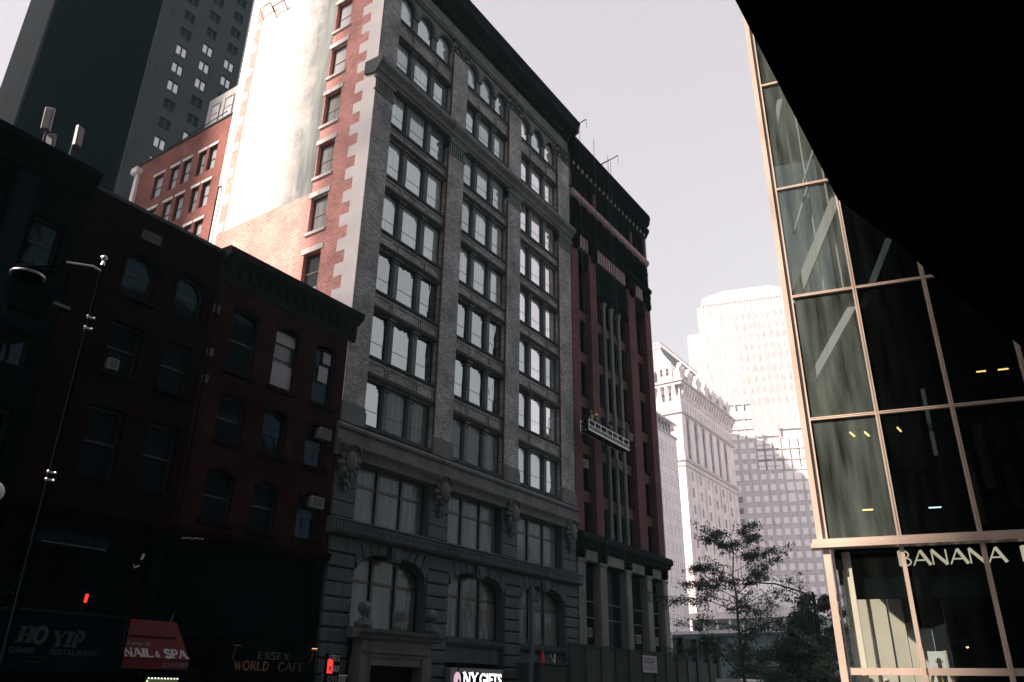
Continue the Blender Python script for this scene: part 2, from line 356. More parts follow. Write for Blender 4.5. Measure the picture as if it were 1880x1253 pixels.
# spandrels, mullions, windows
mw = 0.5
for bi, (a, b) in enumerate(BAYS):
    ww = (b - a - 2 * mw) / 3; prev = 13.7
    levels = rows + [(ARB, ART)]
    for ri, (zb, zt) in enumerate(levels):
        if ri == 6: prev = 36.9
        tr = M_()
        if zb - prev > 0.2:
            tgt = M_()
            tgt.box(a, b, 28.2, 28.9, prev, zb - 0.16)
            # raised frames of the panels
            z0, z1 = prev + 0.32, zb - 0.3
            if z1 - z0 > 0.15:
                for (xa, xb) in ((a + 0.08, a + 1.5), (a + 1.65, b - 1.65), (b - 1.5, b - 0.08)):
                    for q in ((xa, xb, z1 - 0.05, z1), (xa, xb, z0, z0 + 0.05), (xa, xa + 0.05, z0 + 0.05, z1 - 0.05), (xb - 0.05, xb, z0 + 0.05, z1 - 0.05)):
                        tgt.box(q[0], q[1], 28.14, 28.22, q[2], q[3])
            if bi == 1 and ri == 1: tgt.build('spandrel', 'light_spandrel', label='paler grey repaired spandrel')
            else: tgt.build('spandrel', 'grey_brick')
            # mouldings: lintel course over the windows below, sill under the windows above
            tr.box(a, b, 28.08, 28.3, prev + 0.02, prev + 0.1).box(a, b, 28.03, 28.3, prev + 0.1, prev + 0.2)
        tr.profile_x([(28.9, zb - 0.16), (28.16, zb - 0.16), (28.1, zb - 0.1), (28.07, zb), (28.9, zb + 0.02)], a, b).build('sill', 'grey_iron')
        prev = zt
        for k in range(2):
            xm = a + ww * (k + 1) + mw * k; mu = M_()
            if ri < 7:
                mu.box(xm, xm + mw, 28.34, 28.6, zb + 0.02, zt).box(xm + 0.08, xm + mw - 0.08, 28.27, 28.36, zb + 0.1, zt - 0.42)
                mu.box(xm + 0.02, xm + mw - 0.02, 28.23, 28.36, zt - 0.34, zt - 0.24).box(xm - 0.02, xm + mw + 0.02, 28.15, 28.36, zt - 0.14, zt)
            else:
                mu.box(xm, xm + mw, 28.34, 28.6, zb + 0.02, zt - 0.8).box(xm - 0.02, xm + mw + 0.02, 28.18, 28.36, zt - 0.95, zt - 0.78)
                mu.ball((xm + mw / 2, 28.2, zt - 0.45), 0.3, 0.1, 0.33, 8, 5)
            mu.build('mullion', 'grey_stone')
        for k in range(3):
            xc = a + ww / 2 + k * (ww + mw)
            r = random.random()
            if ri >= 7: pm = 'pane_sky' if bi < 2 else 'pane_bright'
            elif ri == 0: pm = ('pane_wavy', 'pane_dim', 'pane_dim')[k] if bi == 0 else ('pane_dim' if bi == 1 else 'pane_sky')
            elif ri in (1, 2): pm = 'pane_wavy' if bi < 2 else 'pane_bright'
            else: pm = 'pane_sky' if bi < 2 else 'pane_bright'
            if pm == 'pane_sky': pm = ('pane_sky', 'pane_sky', 'pane_sky2', 'pane_sky3')[int(r * 4)]
            if pm == 'pane_bright' and r < 0.18: pm = 'pane_sky3'
            if ri < 7: window(G, xc, 28.4, zb, ww, zt - zb, 0, 'plain', 'dark_frame', pm)
            else: window(G, xc, 28.4, zb, ww, zt - zb, 0, 'none', 'dark_frame', pm, rise=ww / 2)
    # arch spandrel: wall with three round heads
    ar = M_()
    for k in range(3):
        xc = a + ww / 2 + k * (ww + mw); zs = ART - ww / 2; r = ww / 2
        xl, xr = (a if k == 0 else xc - r - mw / 2), (b if k == 2 else xc + r + mw / 2)
        nseg = 12
        top = 44.62
        pts = [(xl, zs)] + [(xc - r * math.cos(math.pi * i / nseg), zs + r * math.sin(math.pi * i / nseg)) for i in range(nseg + 1)] + [(xr, zs), (xr, top), (xl, top)]
        # split in two halves to stay convex-ish for a clean fill
        for hside in (0, 1):
            hp = [(xc + (r * math.cos(math.pi * i / nseg)) * (1 if hside else -1), zs + r * math.sin(math.pi * i / nseg)) for i in range(nseg // 2 + 1)]
            ex = xr if hside else xl
            for i in range(len(hp) - 1):
                (xa_, za), (xb_, zb_) = hp[i], hp[i + 1]
                ar.prism([(xa_, 28.25, za), (xb_, 28.25, zb_), (xb_, 28.25, top), (xa_, 28.25, top)] if not hside else [(xb_, 28.25, zb_), (xa_, 28.25, za), (xa_, 28.25, top), (xb_, 28.25, top)], (0, 0.4, 0))
            ar.box(min(ex, hp[0][0]), max(ex, hp[0][0]), 28.25, 28.65, zs, top)
        o = [(xc + (r + 0.13) * math.cos(math.pi * i / 14), zs + (r + 0.13) * math.sin(math.pi * i / 14)) for i in range(15)]
        for i in range(14):
            (xa_, za), (xb_, zb_) = o[i], o[i + 1]
            ar.tube((xa_, 28.2, za), (xb_, 28.2, zb_), 0.07, n=6)
    ar.build('arch_spandrel', 'grey_stone')
# belt cornice between 9th and 10th floors
c = M_()
c.profile_x([(28.9, 36.0), (28.05, 35.8), (27.92, 35.84), (27.9, 35.98), (27.8, 36.03), (27.72, 36.25), (27.5, 36.45), (27.45, 36.5), (27.45, 36.8), (27.6, 36.92), (28.9, 36.97)], GX0 - 0.18, GX1 + 0.05)
c.build('belt_cornice', 'grey_stone')
# roof cornice
c = M_()
c.profile_x([(28.9, 44.62), (28.12, 44.62), (28.08, 44.75), (28.0, 44.8), (28.0, 45.0), (28.1, 45.05), (28.1, 45.9), (28.9, 45.9)], GX0, GX1 + 0.03)
c.build('frieze', 'grey_stone')
c = M_()
c.profile_x([(28.9, 45.9), (28.0, 45.9), (27.9, 46.25), (27.75, 46.5), (27.2, 46.75), (27.1, 46.8), (27.08, 47.35), (26.98, 47.5), (26.92, 47.8), (27.1, 48.0), (28.9, 48.1)], GX0 - 0.15, GX1 + 0.35)
x = GX0 + 0.1
while x < GX1:
    c.box(x, x + 0.16, 27.82, 28.05, 45.98, 46.22); x += 0.32
x = GX0 + 0.3
while x < GX1:
    c.prism([(x, 28.0, 46.2), (x, 27.25, 46.6), (x, 27.25, 46.78), (x, 28.0, 46.9)], (0.3, 0, 0)); x += 1.16
c.build('roof_cornice', 'dark_iron')
# ledge over the second floor, meander band, rusticated base
c = M_()
c.profile_x([(28.9, 11.95), (27.85, 11.95), (27.8, 12.15), (27.72, 12.3), (27.6, 12.42), (27.55, 12.5), (27.55, 12.62), (27.8, 12.7), (27.82, 13.25), (27.7, 13.3), (27.66, 13.42), (27.9, 13.62), (28.9, 13.8)], GX0 - 0.2, GX1)
c.build('ledge', 'grey_stone')
c = M_()
c.profile_x([(28.9, 8.2), (27.6, 8.2), (27.5, 8.3), (27.5, 8.78), (27.42, 8.82), (27.42, 8.9), (28.9, 9.05)], GX0 - 0.2, GX1 + 0.02)
x = GX0
while x < GX1 - 0.4:          # Greek key relief
    p = 0.42; z0, z1 = 8.36, 8.7; t = 0.05; y = (27.46, 27.52)
    c.box(x, x + p, *y, z0, z0 + t).box(x, x + t, *y, z0 + t, z1).box(x + t, x + p * 0.66, *y, z1 - t, z1).box(x + p * 0.66 - t, x + p * 0.66, *y, z0 + 0.14, z1 - t).box(x + p * 0.36, x + p * 0.66 - t, *y, z0 + 0.14, z0 + 0.14 + t)
    x += p
c.build('meander_band', 'base_stone')
# second-floor piers in coursed stone, windows and cartouches
for a, b in PIL:
    c = M_(); z = 9.05
    for k in range(4):
        c.bbox(a, b, 28.0, 28.9, z + 0.02, z + 0.70, 0.05); z += 0.725
    c.box(a + 0.02, b - 0.02, 28.06, 28.9, 9.05, 11.95); c.build('stone_pier', 'base_stone')
for a, b in BAYS:
    window(G, (a + b) / 2, 28.45, 9.05, b - a, 2.9, 0, 'cross', 'dark_frame', 'pane_dim', fw=0.09, mull=2, trans=0.64)
for i, (a, b) in enumerate(PIL):
    c = M_(); xc = (a + b) / 2 - (0.05 if i == 0 else 0)
    c.ball((xc, 27.72, 11.72), 0.36, 0.28, 0.55, 14, 10)
    def ringp(rx, rz, k, rr, y):
        for j in range(k):
            an = 2 * math.pi * j / k + 0.2; c.ball((xc + rx * math.cos(an), y, 11.72 + rz * math.sin(an)), rr * random.uniform(0.8, 1.25), rr * 0.8, rr * random.uniform(0.9, 1.3), 7, 5)
    ringp(0.5, 0.68, 12, 0.15, 27.76); ringp(0.66, 0.62, 8, 0.12, 27.82)
    for k in range(6): c.ball((xc + 0.14 * math.sin(k * 2.1), 27.85, 11.0 - k * 0.13), 0.17 - 0.022 * k, 0.12, 0.15, 7, 5)
    c.path([(xc - 0.62, 27.7, 12.2), (xc - 0.4, 27.6, 12.48), (xc, 27.55, 12.56), (xc + 0.4, 27.6, 12.48), (xc + 0.62, 27.7, 12.2)], 0.08, n=6)
    c.box(xc - 0.45, xc + 0.45, 27.85, 28.05, 10.9, 12.2)
    c.build('cartouche', 'grey_stone', smooth=True)
# ground-floor: arches with voussoirs and piers
ARCH = [(27.95, 33.3), (35.2, 40.6), (42.3, 47.75)]
def arc_z(xx, a, b, zs=6.35, top=7.62):
    xm, hw = (a + b) / 2, (b - a) / 2; u = abs(xx - xm) / hw
    return zs + (top - zs) * (max(0.0, 1 - u ** 3.4)) ** (1 / 2.0)
for a, b in ARCH:
    c = M_(); n = 40
    for i in range(n):
        x0 = a + (b - a) * i / n; x1 = a + (b - a) * (i + 1) / n
        z0, z1 = arc_z(x0, a, b), arc_z(x1, a, b)
        c.prism([(x0, 28.0, z0), (x1, 28.0, z1), (x1, 28.0, 8.2), (x0, 28.0, 8.2)], (0, 0.9, 0))
    c.build('arch_wall', 'base_stone')
piers = [(26.15, 27.95), (33.3, 35.2), (40.6, 42.3), (47.75, 49.45)]
for a, b in piers:
    c = M_().box(a, b, 28.05, 28.9, 0, 8.2); z = 0.15
    while z < 6.9: c.bbox(a + 0.02, b - 0.02, 27.88, 28.1, z, z + 0.58, 0.05); z += 0.66
    c.bbox(a + 0.02, b - 0.02, 27.88, 28.1, 7.42, 8.12, 0.05)
    c.build('rusticated_pier', 'base_stone')
for a, b in ARCH:                              # wedge stones fanning round each arch
    xm = (a + b) / 2; hw = (b - a) / 2; c = M_()
    us = [-0.97, -0.8, -0.6, -0.4, -0.14, 0.14, 0.4, 0.6, 0.8, 0.97]
    for i in range(len(us) - 1):
        u0, u1 = us[i], us[i + 1]; e = 0.035
        xa, xb = xm + hw * u0 + e, xm + hw * u1 - e; lean = 0.28
        za, zb = arc_z(xa, a, b) + 0.02, arc_z(xb, a, b) + 0.02; zt = 8.08
        key = i == 4; yy = 27.72 if key else 27.9
        xta, xtb = xa + (xa - xm) * lean * (0.5 if not key else 0.25), xb + (xb - xm) * lean * (0.5 if not key else 0.25)
        if key: za -= 0.25; zb -= 0.25
        c.prism([(xa, yy, za), (xb, yy, zb), (xtb, yy, zt), (xta, yy, zt)], (0, 28.05 - yy, 0))
        if key:
            c.prism([(xa + 0.14, yy - 0.07, za + 0.12), (xb - 0.14, yy - 0.07, zb + 0.12), (xtb - 0.16, yy - 0.07, zt - 0.1), (xta + 0.16, yy - 0.07, zt - 0.1)], (0, 0.1, 0))
    c.build('voussoir_ring', 'base_stone')
for a, b in ARCH:
    window(G, (a + b) / 2, 28.5, 4.15, b - a - 0.02, 3.4, 0, 'cross', 'dark_frame', 'pane_dim', fw=0.1, mull=2, trans=0.64, rise=0.9)
    M_().profile_x([(28.9, 3.75), (28.0, 3.75), (27.9, 3.9), (27.85, 4.1), (28.9, 4.16)], a, b).box(a, b, 28.15, 28.9, 2.9, 3.75).build('window_sill', 'base_stone')
    M_().box(a + 0.05, b - 0.05, 28.5, 28.9, 0.14, 2.9).build('shopfront', 'dark_iron')
# entrance portico in the first bay with two ball finials
c = M_()
c.profile_x([(28.0, 3.7), (27.2, 3.7), (27.1, 3.85), (26.95, 3.95), (26.9, 4.1), (28.0, 4.15)], 27.75, 33.9)
c.box(28.3, 33.2, 27.35, 28.0, 2.9, 3.7).box(28.2, 28.9, 27.3, 28.0, 0.14, 2.9).box(32.6, 33.3, 27.3, 28.0, 0.14, 2.9)
c.box(28.9, 32.6, 27.4, 28.0, 2.55, 2.9).box(28.4, 33.1, 27.25, 27.34, 3.1, 3.2)
c.build('portico', 'grey_stone')
for xx in (28.35, 33.3):
    M_().box(xx - 0.3, xx + 0.3, 27.15, 27.75, 4.15, 4.4).lathe((xx, 27.45, 4.4), [(0.26, 0), (0.26, 0.08), (0.14, 0.16), (0.12, 0.3), (0.2, 0.36)], 14).ball((xx, 27.45, 5.02), 0.32, n=16, m=12).build('ball_finial', 'grey_stone', smooth=True)

# sunlit side wall (plane x = 26.1) with its window column
c = M_()
YW0, YW1 = 31.0, 32.42
c.box(26.1, 26.55, 28.905, YW0, 13.8, 50.2); c.box(26.1, 26.55, YW1, 42.3, 0, 50.2)
wz = [(20.55 + 3.9 * k - 2.55, 20.55 + 3.9 * k) for k in range(0, 8)]
prev = 13.8
for zb, zt in wz:
    zt = min(zt, 50.2)
    c.box(26.1, 26.55, YW0, YW1, prev, zb); prev = zt
if prev < 50.2: c.box(26.1, 26.55, YW0, YW1, prev, 50.2)
c.build('party_wall', 'pink_brick')
for zb, zt in wz[:7]:
    window(G, 26.34, (YW0 + YW1) / 2, zb + 0.05, YW1 - YW0, zt - zb - 0.05, R_(-90), 'sash', 'bronze_frame', 'pane_blind' if zb > 37 else ('pane_sky' if zb > 24 else 'pane_wavy'), fw=0.09)
    M_().box(26.04, 26.16, YW0 - 0.15, YW1 + 0.2, zt, zt + 0.34).build('lintel', 'lintel_stone')
    M_().box(25.98, 26.3, YW0 - 0.12, YW1 + 0.12, zb - 0.14, zb + 0.05).build('sill', 'lintel_stone')
q = M_()
q.box(26.085, 26.118, 28.004, 29.05, 13.8, 50.2); z = 14.2; k = 0
while z < 50:
    q.box(26.085, 26.12, 29.05, 29.75 + random.uniform(-0.05, 0.05), z, z + 0.8); z += 1.6
q.box(26.085, 26.12, 41.5, 42.31, 24, 50.2)
z = 24.5
while z < 50:
    q.box(26.085, 26.12, 40.95, 41.5, z, z + 0.7); z += 2.2
q.build('quoins', 'white_quoin')
q = M_(); q.box(26.092, 26.13, 32.5, 40.75, 28.8, 48.9); q.build('painted_wall_panel', 'shaded_wall_paint')
q = M_(); q.box(26.096, 26.13, 32.6, 41.4, 48.95, 50.2); q.build('parapet_band', 'cream_stucco')
q = M_()
for yy, zz in ((39.5, 47.3), (37.9, 46.6)): q.tube((26.15, yy, zz), (25.6, yy, zz + 0.6), 0.03).tube((25.6, yy, zz + 0.6), (25.6, yy + 1.2, zz + 0.7), 0.03).tube((26.1, yy + 1.2, zz), (25.6, yy + 1.2, zz + 0.7), 0.03)
q.build('wall_bracket', 'rust_edge')
M_().tube((25.9, 42.0, 26), (25.9, 42.0, 32.7), 0.05).tube((25.9, 42.0, 32.6), (26.1, 42.0, 32.9), 0.05).build('vent_pipe', 'dark_iron')
# the strip of red brick at the back corner above the belt
M_().box(26.09, 26.14, 28.0, 28.06, 37, 50).build('corner_strip', 'rust_edge')

# ============================================================ BRICK BUILDING behind
brick('rear_brick', (0.34, 0.10, 0.08), (0.24, 0.065, 0.055), (0.30, 0.22, 0.2), 'y', 0.3, 1.2)
stone('rear_grey', (0.42, 0.43, 0.44), 0.2, 2)
Bk = thing('brick_rear_building', 'red brick back building with a grey penthouse, partly in sunlight', 'building', (30, 48, 0))
yw = [(51.05, 49.75), (49.1, 47.95), (47.5, 46.35), (45.65, 44.45), (43.75, 42.6)]
b = MB(Bk); b.box(26.45, 38, 42.4, 53.5, 0, 38.9)
b.build('wall', 'rear_brick')
sk = MB(Bk)
rws = [(35.05, 37.1), (31.9, 34.0), (28.7, 30.8), (25.5, 27.6)]
edges = sorted([(min(a, b2), max(a, b2)) for a, b2 in ((51.05, 49.85), (48.95, 47.95), (47.45, 46.45), (45.6, 44.75), (44.4, 43.45))])
prevz = 39.2
for zb, zt in rws:
    sk.box(26.12, 26.5, 42.32, 53.5, zt, prevz); y = 42.32
    for (a, b2) in edges:
        sk.box(26.12, 26.5, y, a, zb, zt); y = b2
    sk.box(26.12, 26.5, y, 53.5, zb, zt); prevz = zb
sk.box(26.12, 26.5, 42.32, 53.5, 0, prevz)
sk.build('side_wall', 'rear_brick')
for zb, zt in rws:
    for (a, b2) in edges:
        window(Bk, 26.3, (a + b2) / 2, zb, b2 - a, zt - zb, R_(-90), 'sash', 'dark_frame', 'pane_blind', fw=0.08)
        MB(Bk).box(26.06, 26.2, a - 0.12, b2 + 0.12, zt, zt + 0.22).build('lintel', 'lintel_stone')
c = MB(Bk); c.box(26.05, 26.6, 42.3, 53.6, 39.2, 39.35).box(26.0, 38, 53.5, 53.75, 36, 39.4).build('coping', 'grey_iron')
MB(Bk).box(25.9, 26.3, 53.3, 53.75, 34, 38.2).box(25.6, 26.3, 53.1, 53.9, 38.2, 38.7).build('chimney_cap', 'white_quoin')
MB(Bk).box(26.3, 36, 42.4, 46.0, 39.36, 42.2).build('penthouse', 'rear_grey')
for yy in (45.0, 43.4): window(Bk, 26.22, yy, 39.6, 1.1, 1.9, R_(-90), 'sash', 'rear_grey', 'pane_blind', fw=0.08)
MB(Bk).tube((26.05, 50, 39.3), (26.05, 43, 39.75), 0.03).build('cable', 'dark_iron')

# ============================================================ DARK TOWER
stone('tower_panel', (0.028, 0.038, 0.044), 0.3, 0.6, 0.7, 0.2)
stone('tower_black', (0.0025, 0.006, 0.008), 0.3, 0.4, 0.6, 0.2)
stone('tower_strip', (0.04, 0.05, 0.054), 0.2, 0.4, 0.8, 0.2)
T = thing('dark_tower', 'dark slab tower with small square windows rising behind the brick building', 'tower', (48, 110, 0))
MB(T).box(41.7, 55.2, 90.3, 130, 0, 150).build('tower_core', 'tower_black')
c = MB(T); c.box(41.4, 41.7, 90.3, 130, 0, 150).build('side_wall', 'tower_black')
MB(T).box(41.0, 55.2, 130, 142, 0, 150).build('end_wall', 'tower_strip')
wins = []
tw = [(45.6, 1.75), (49.45, 1.75), (53.3, 1.75)]
zs = [66.3 + 3.3 * k for k in range(0, 14)]
c = MB(T); y = (90.0, 90.3)
xs = [41.4]
for xc, ww in tw: xs += [xc - ww / 2, xc + ww / 2]
xs.append(55.2)
for i in range(0, len(xs), 2): c.box(xs[i], xs[i + 1], *y, 0, 150)
for xc, ww in tw:
    prev = 0
    for z in zs: c.box(xc - ww / 2, xc + ww / 2, *y, prev, z - 0.85); prev = z + 0.85
    c.box(xc - ww / 2, xc + ww / 2, *y, prev, 150)
c.build('front_wall', 'tower_panel')
lit = {(0, k) for k in (0, 1, 4, 5, 6)} | {(1, k) for k in (2, 5, 6, 7)} | {(2, k) for k in (1, 6, 7)} | {(1, 0)}
for i, (xc, ww) in enumerate(tw):
    for k, z in enumerate(zs):
        window(T, xc, 90.12, z - 0.85, ww, 1.7, 0, 'cross', 'dark_frame', 'pane_blind' if (i, k) in lit else 'pane_dark', fw=0.1, mull=1, trans=0.5 if False else 0.98)
# slim pale building seen between the tower and the side wall
stone('pale_stone', (0.6, 0.58, 0.6), 0.1, 1)
S2 = thing('pale_apartment_block', 'slim pale block just showing between the dark tower and the bright wall', 'building', (75, 130, 0))
MB(S2).box(71, 86, 120, 140, 0, 180).build('wall', 'pale_stone')
for k in range(12):
    window(S2, 72.6, 119.95, 108 + 3.4 * k, 1.6, 2.0, 0, 'sash', 'dark_frame', 'pane_dim')

# ============================================================ RED ROW HOUSES
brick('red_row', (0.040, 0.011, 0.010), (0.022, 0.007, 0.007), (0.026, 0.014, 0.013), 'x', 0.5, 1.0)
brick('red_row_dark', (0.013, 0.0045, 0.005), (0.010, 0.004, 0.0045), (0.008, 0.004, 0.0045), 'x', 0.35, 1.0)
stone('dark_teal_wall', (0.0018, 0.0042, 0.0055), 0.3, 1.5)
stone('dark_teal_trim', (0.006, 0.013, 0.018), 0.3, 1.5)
stone('roof_membrane', (0.05, 0.05, 0.05), 0.3, 0.5)
stone('row_trim', (0.008, 0.007, 0.008), 0.3, 2)
def wall_with_holes(mb, x0, x1, z0, z1, y0, y1, holes):
    """holes: list of columns (xa, xb, [(za, zb), ...]) in x order"""
    x = x0
    for xa, xb, zz in holes:
        if xa > x: mb.box(x, xa, y0, y1, z0, z1)
        p = z0
        for za, zb in zz:
            mb.box(xa, xb, y0, y1, p, za); p = zb
        mb.box(xa, xb, y0, y1, p, z1); x = xb
    if x1 > x: mb.box(x, x1, y0, y1, z0, z1)
R1 = thing('red_corniced_house', 'low dark red brick house with a heavy black cornice and segment headed windows', 'building', (22, 28, 0))
cols = [(19.2, 20.6), (21.6, 22.95), (24.1, 25.45)]; zz = [(7.7, 9.7), (11.0, 13.0), (14.1, 17.05)]
m1 = MB(R1); wall_with_holes(m1, 18.05, 26.08, 7.2, 18.1, 28, 28.4, [(a, b, zz) for a, b in cols]); m1.box(18.05, 26.08, 28.4, 28.5, 18.1, 19.3)
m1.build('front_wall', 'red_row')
MB(R1).box(18.05, 26.08, 28.75, 44, 0, 18.6).build('rear_mass', 'roof_membrane')
for ci, (a, b) in enumerate(cols):
    for ri, (za, zb) in enumerate(zz):
        seg = MB(R1); n = 8; xm = (a + b) / 2; hw = (b - a) / 2
        for i in range(n):
            xa, xb = a + (b - a) * i / n, a + (b - a) * (i + 1) / n
            f = lambda q: zb - 0.22 * ((q - xm) / hw) ** 2
            seg.prism([(xa, 27.99, f(xa)), (xb, 27.99, f(xb)), (xb, 27.99, zb + 0.01), (xa, 27.99, zb + 0.01)], (0, 0.3, 0))
            seg.prism([(xa, 27.93, f(xa) + 0.02), (xb, 27.93, f(xb) + 0.02), (xb, 27.93, f(xb) + 0.2), (xa, 27.93, f(xa) + 0.2)], (0, 0.08, 0))
        seg.build('window_head', 'red_row_dark'); MB(R1).box(a - 0.12, b + 0.12, 27.85, 28.1, za - 0.2, za).build('window_sill', 'row_trim')
        pm = 'pane_dark'
        if ri == 2 and ci == 1: pm = 'pane_dim'
        window(R1, xm, 28.22, za, b - a, zb - za, 0, 'sash', 'dark_frame', pm, fw=0.08)
stone('blind_cloth', (0.26, 0.26, 0.29), 0.12, 3, streak=False)
MB(R1).box(21.68, 22.87, 28.16, 28.2, 16.35, 16.9).build('window_blind', 'blind_cloth', label='pale upper blind in the middle top window'); MB(R1).box(21.68, 22.87, 28.16, 28.2, 14.25, 15.35).build('window_blind', 'blind_cloth', label='pale blind in the middle top window')
MB(R1).box(24.5, 25.1, 28.16, 28.2, 15.3, 16.1).build('window_blind', 'blind_cloth'); MB(R1).box(24.7, 25.2, 28.16, 28.2, 16.3, 16.9).build('window_blind', 'blind_cloth')
c = MB(R1)
c.profile_x([(28.5, 18.0), (27.92, 18.0), (27.9, 18.15), (27.85, 18.2), (27.85, 18.85), (27.7, 18.95), (27.5, 19.1), (27.42, 19.15), (27.4, 19.3), (27.36, 19.45), (27.5, 19.55), (28.5, 19.6)], 18.1, 26.5)
x = 18.4
while x < 26.2: c.box(x, x + 0.12, 27.6, 27.9, 18.35, 18.9); x += 0.55
c.build('cornice', 'dark_iron')
MB(R1).profile_x([(28.3, 6.9), (27.7, 6.9), (27.6, 7.1), (27.6, 7.2), (28.3, 7.35)], 18.05, 26.1).build('shop_cornice', 'red_row_dark')
MB(R1).box(18.05, 26.08, 28.35, 28.75, 0, 7.0).box(18.1, 18.6, 28.0, 28.4, 0, 7).box(25.5, 26.05, 28.0, 28.4, 0, 7).box(18.6, 25.5, 28.1, 28.4, 3.4, 4.2).build('shopfront', 'dark_teal_wall')
def ac(loc, w_=0.65, h_=0.45, d=0.28, rz=0, lab='', group='window air conditioners'):
    t = thing('air_conditioner', lab, 'air conditioner', loc, rz, group)
    MB(off=(0, 0, 0)).box(-w_ / 2, w_ / 2, -d, 0.1, 0, h_).build('case', 'ac_white', t)
    fr = MB(off=(0, 0, 0)).box(-w_ / 2 + 0.06, w_ / 2 - 0.06, -d - 0.012, -d + 0.01, 0.06, h_ - 0.06)
    fr.build('vent_back', 'ac_dark', t)
    gr = MB(off=(0, 0, 0))
    for k in range(6): gr.box(-w_ / 2 + 0.06, w_ / 2 - 0.06, -d - 0.022, -d - 0.012, 0.09 + k * (h_ - 0.16) / 6, 0.105 + k * (h_ - 0.16) / 6)
    gr.build('grille', 'ac_white', t)
    return t
stone('ac_white', (0.14, 0.15, 0.15), 0.1, 4, 0.5, 0.1, streak=False); stone('ac_dark', (0.03, 0.03, 0.03), 0.1, 4)
ac((25.1, 28.1, 12.45), 0.75, 0.5, lab='small air conditioner in the right window, second row of the corniced red house')
ac((25.1, 28.1, 9.15), 0.75, 0.5, lab='air conditioner in the lowest right window of the corniced red house')
for i, (xx, zz_) in enumerate(((18.5, 16.6), (18.35, 14.35), (18.3, 12.75))):
    pass

MB(R1).tube((18.2, 27.9, 7.3), (18.2, 27.9, 18.9), 0.05).box(18.08, 18.3, 27.8, 28.0, 18.7, 19.0).build('drainpipe', 'row_trim')
MB(R1).path([(26.0, 27.93, 7.4), (23.6, 27.93, 10.4), (21.1, 27.93, 10.5), (18.6, 27.93, 10.2)], 0.015, n=5).tube((23.5, 27.95, 7.4), (23.5, 27.95, 17.9), 0.02).build('cable', 'dark_iron')
R2 = thing('red_arched_house', 'dark red brick house with round headed top windows and a thin metal roof rail', 'building', (15, 28, 0))
cols = [(14.0, 15.35), (16.3, 17.65)]; zz = [(8.4, 10.95), (12.35, 14.4), (15.6, 17.45)]
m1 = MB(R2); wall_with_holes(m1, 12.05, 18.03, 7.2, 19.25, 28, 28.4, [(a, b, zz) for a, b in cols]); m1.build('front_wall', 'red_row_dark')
MB(R2).box(12.05, 18.03, 28.75, 44, 0, 18.7).build('rear_mass', 'roof_membrane')
MB(R2).box(11.9, 18.1, 27.9, 28.5, 19.25, 19.4).build('coping', 'grey_iron')
for a, b in cols:
    hd = MB(R2); xm = (a + b) / 2; r = (b - a) / 2; zs = 17.45 - r; n = 14
    for i in range(n):
        a0, a1 = math.pi * i / n, math.pi * (i + 1) / n
        p0 = (xm + r * math.cos(a0), zs + r * math.sin(a0)); p1 = (xm + r * math.cos(a1), zs + r * math.sin(a1))
        hd.prism([(p1[0], 28.0, p1[1]), (p0[0], 28.0, p0[1]), (p0[0], 28.0, 17.46), (p1[0], 28.0, 17.46)], (0, 0.35, 0))
        hd.tube((xm + (r + 0.15) * math.cos(a0), 27.97, zs + (r + 0.15) * math.sin(a0)), (xm + (r + 0.15) * math.cos(a1), 27.97, zs + (r + 0.15) * math.sin(a1)), 0.1, n=5)
    window(R2, xm, 28.25, 15.6, b - a, 1.85, 0, 'sash', 'dark_frame', 'pane_dark', rise=r, fw=0.08)
    for za, zb in zz[:2]: window(R2, xm, 28.25, za, b - a, zb - za, 0, 'sash', 'dark_frame', 'pane_dark', fw=0.08)
    for za, zb in zz: MB(R2).box(a - 0.12, b + 0.12, 27.85, 28.1, za - 0.18, za).build('window_sill', 'row_trim')
    hd.build('window_head', 'red_row_dark')
MB(R2).profile_x([(28.3, 6.9), (27.8, 6.9), (27.7, 7.1), (27.7, 7.2), (28.3, 7.35)], 12.05, 18.03).build('shop_cornice', 'red_row_dark')
MB(R2).box(12.05, 18.03, 28.35, 28.75, 0, 7.0).box(12.1, 12.6, 28.0, 28.4, 0, 7).box(17.5, 18.0, 28.0, 28.4, 0, 7).box(12.6, 17.5, 28.1, 28.4, 3.6, 4.4).build('shopfront', 'dark_teal_wall')
c = MB(R2); c.tube((12.2, 28.6, 19.75), (17.9, 28.6, 19.75), 0.02)
for k in range(6): c.tube((12.3 + k * 1.1, 28.6, 19.35), (12.3 + k * 1.1, 28.6, 19.75), 0.018)
c.build('roof_rail', 'dark_iron')
def vent(loc, w_, h_, lab):
    t = thing('wall_vent', lab, 'vent', loc, 0, 'louvred vents in the red house walls'); f = MB(off=(0, 0, 0))
    f.box(-w_ / 2, w_ / 2, -0.05, 0, 0, h_); f.build('vent_backing', 'ac_dark', t)
    s_ = MB(off=(0, 0, 0))
    for k in range(5): s_.box(-w_ / 2 + 0.03, w_ / 2 - 0.03, -0.08, -0.05, 0.04 + k * h_ / 5.2, 0.08 + k * h_ / 5.2)
    for sx in (-1, 1): s_.box(sx * w_ / 2 - 0.02, sx * w_ / 2 + 0.02, -0.09, 0, -0.02, h_ + 0.02)
    s_.box(-w_ / 2, w_ / 2, -0.09, 0, h_ - 0.01, h_ + 0.03).box(-w_ / 2, w_ / 2, -0.09, 0, -0.03, 0.01)
    s_.build('louvres', 'vent_metal', t)
stone('vent_metal', (0.10, 0.105, 0.10), 0.2, 3)
vent((14.75, 28, 18.15), 0.8, 0.36, 'wide louvred vent high on the arched red house')
vent((18.25, 28, 16.4), 0.24, 0.32, 'small dark square vent, topmost on the seam between the red houses')
vent((18.3, 28, 14.4), 0.24, 0.28, 'small dark square vent, second from the top on the seam between the red houses')
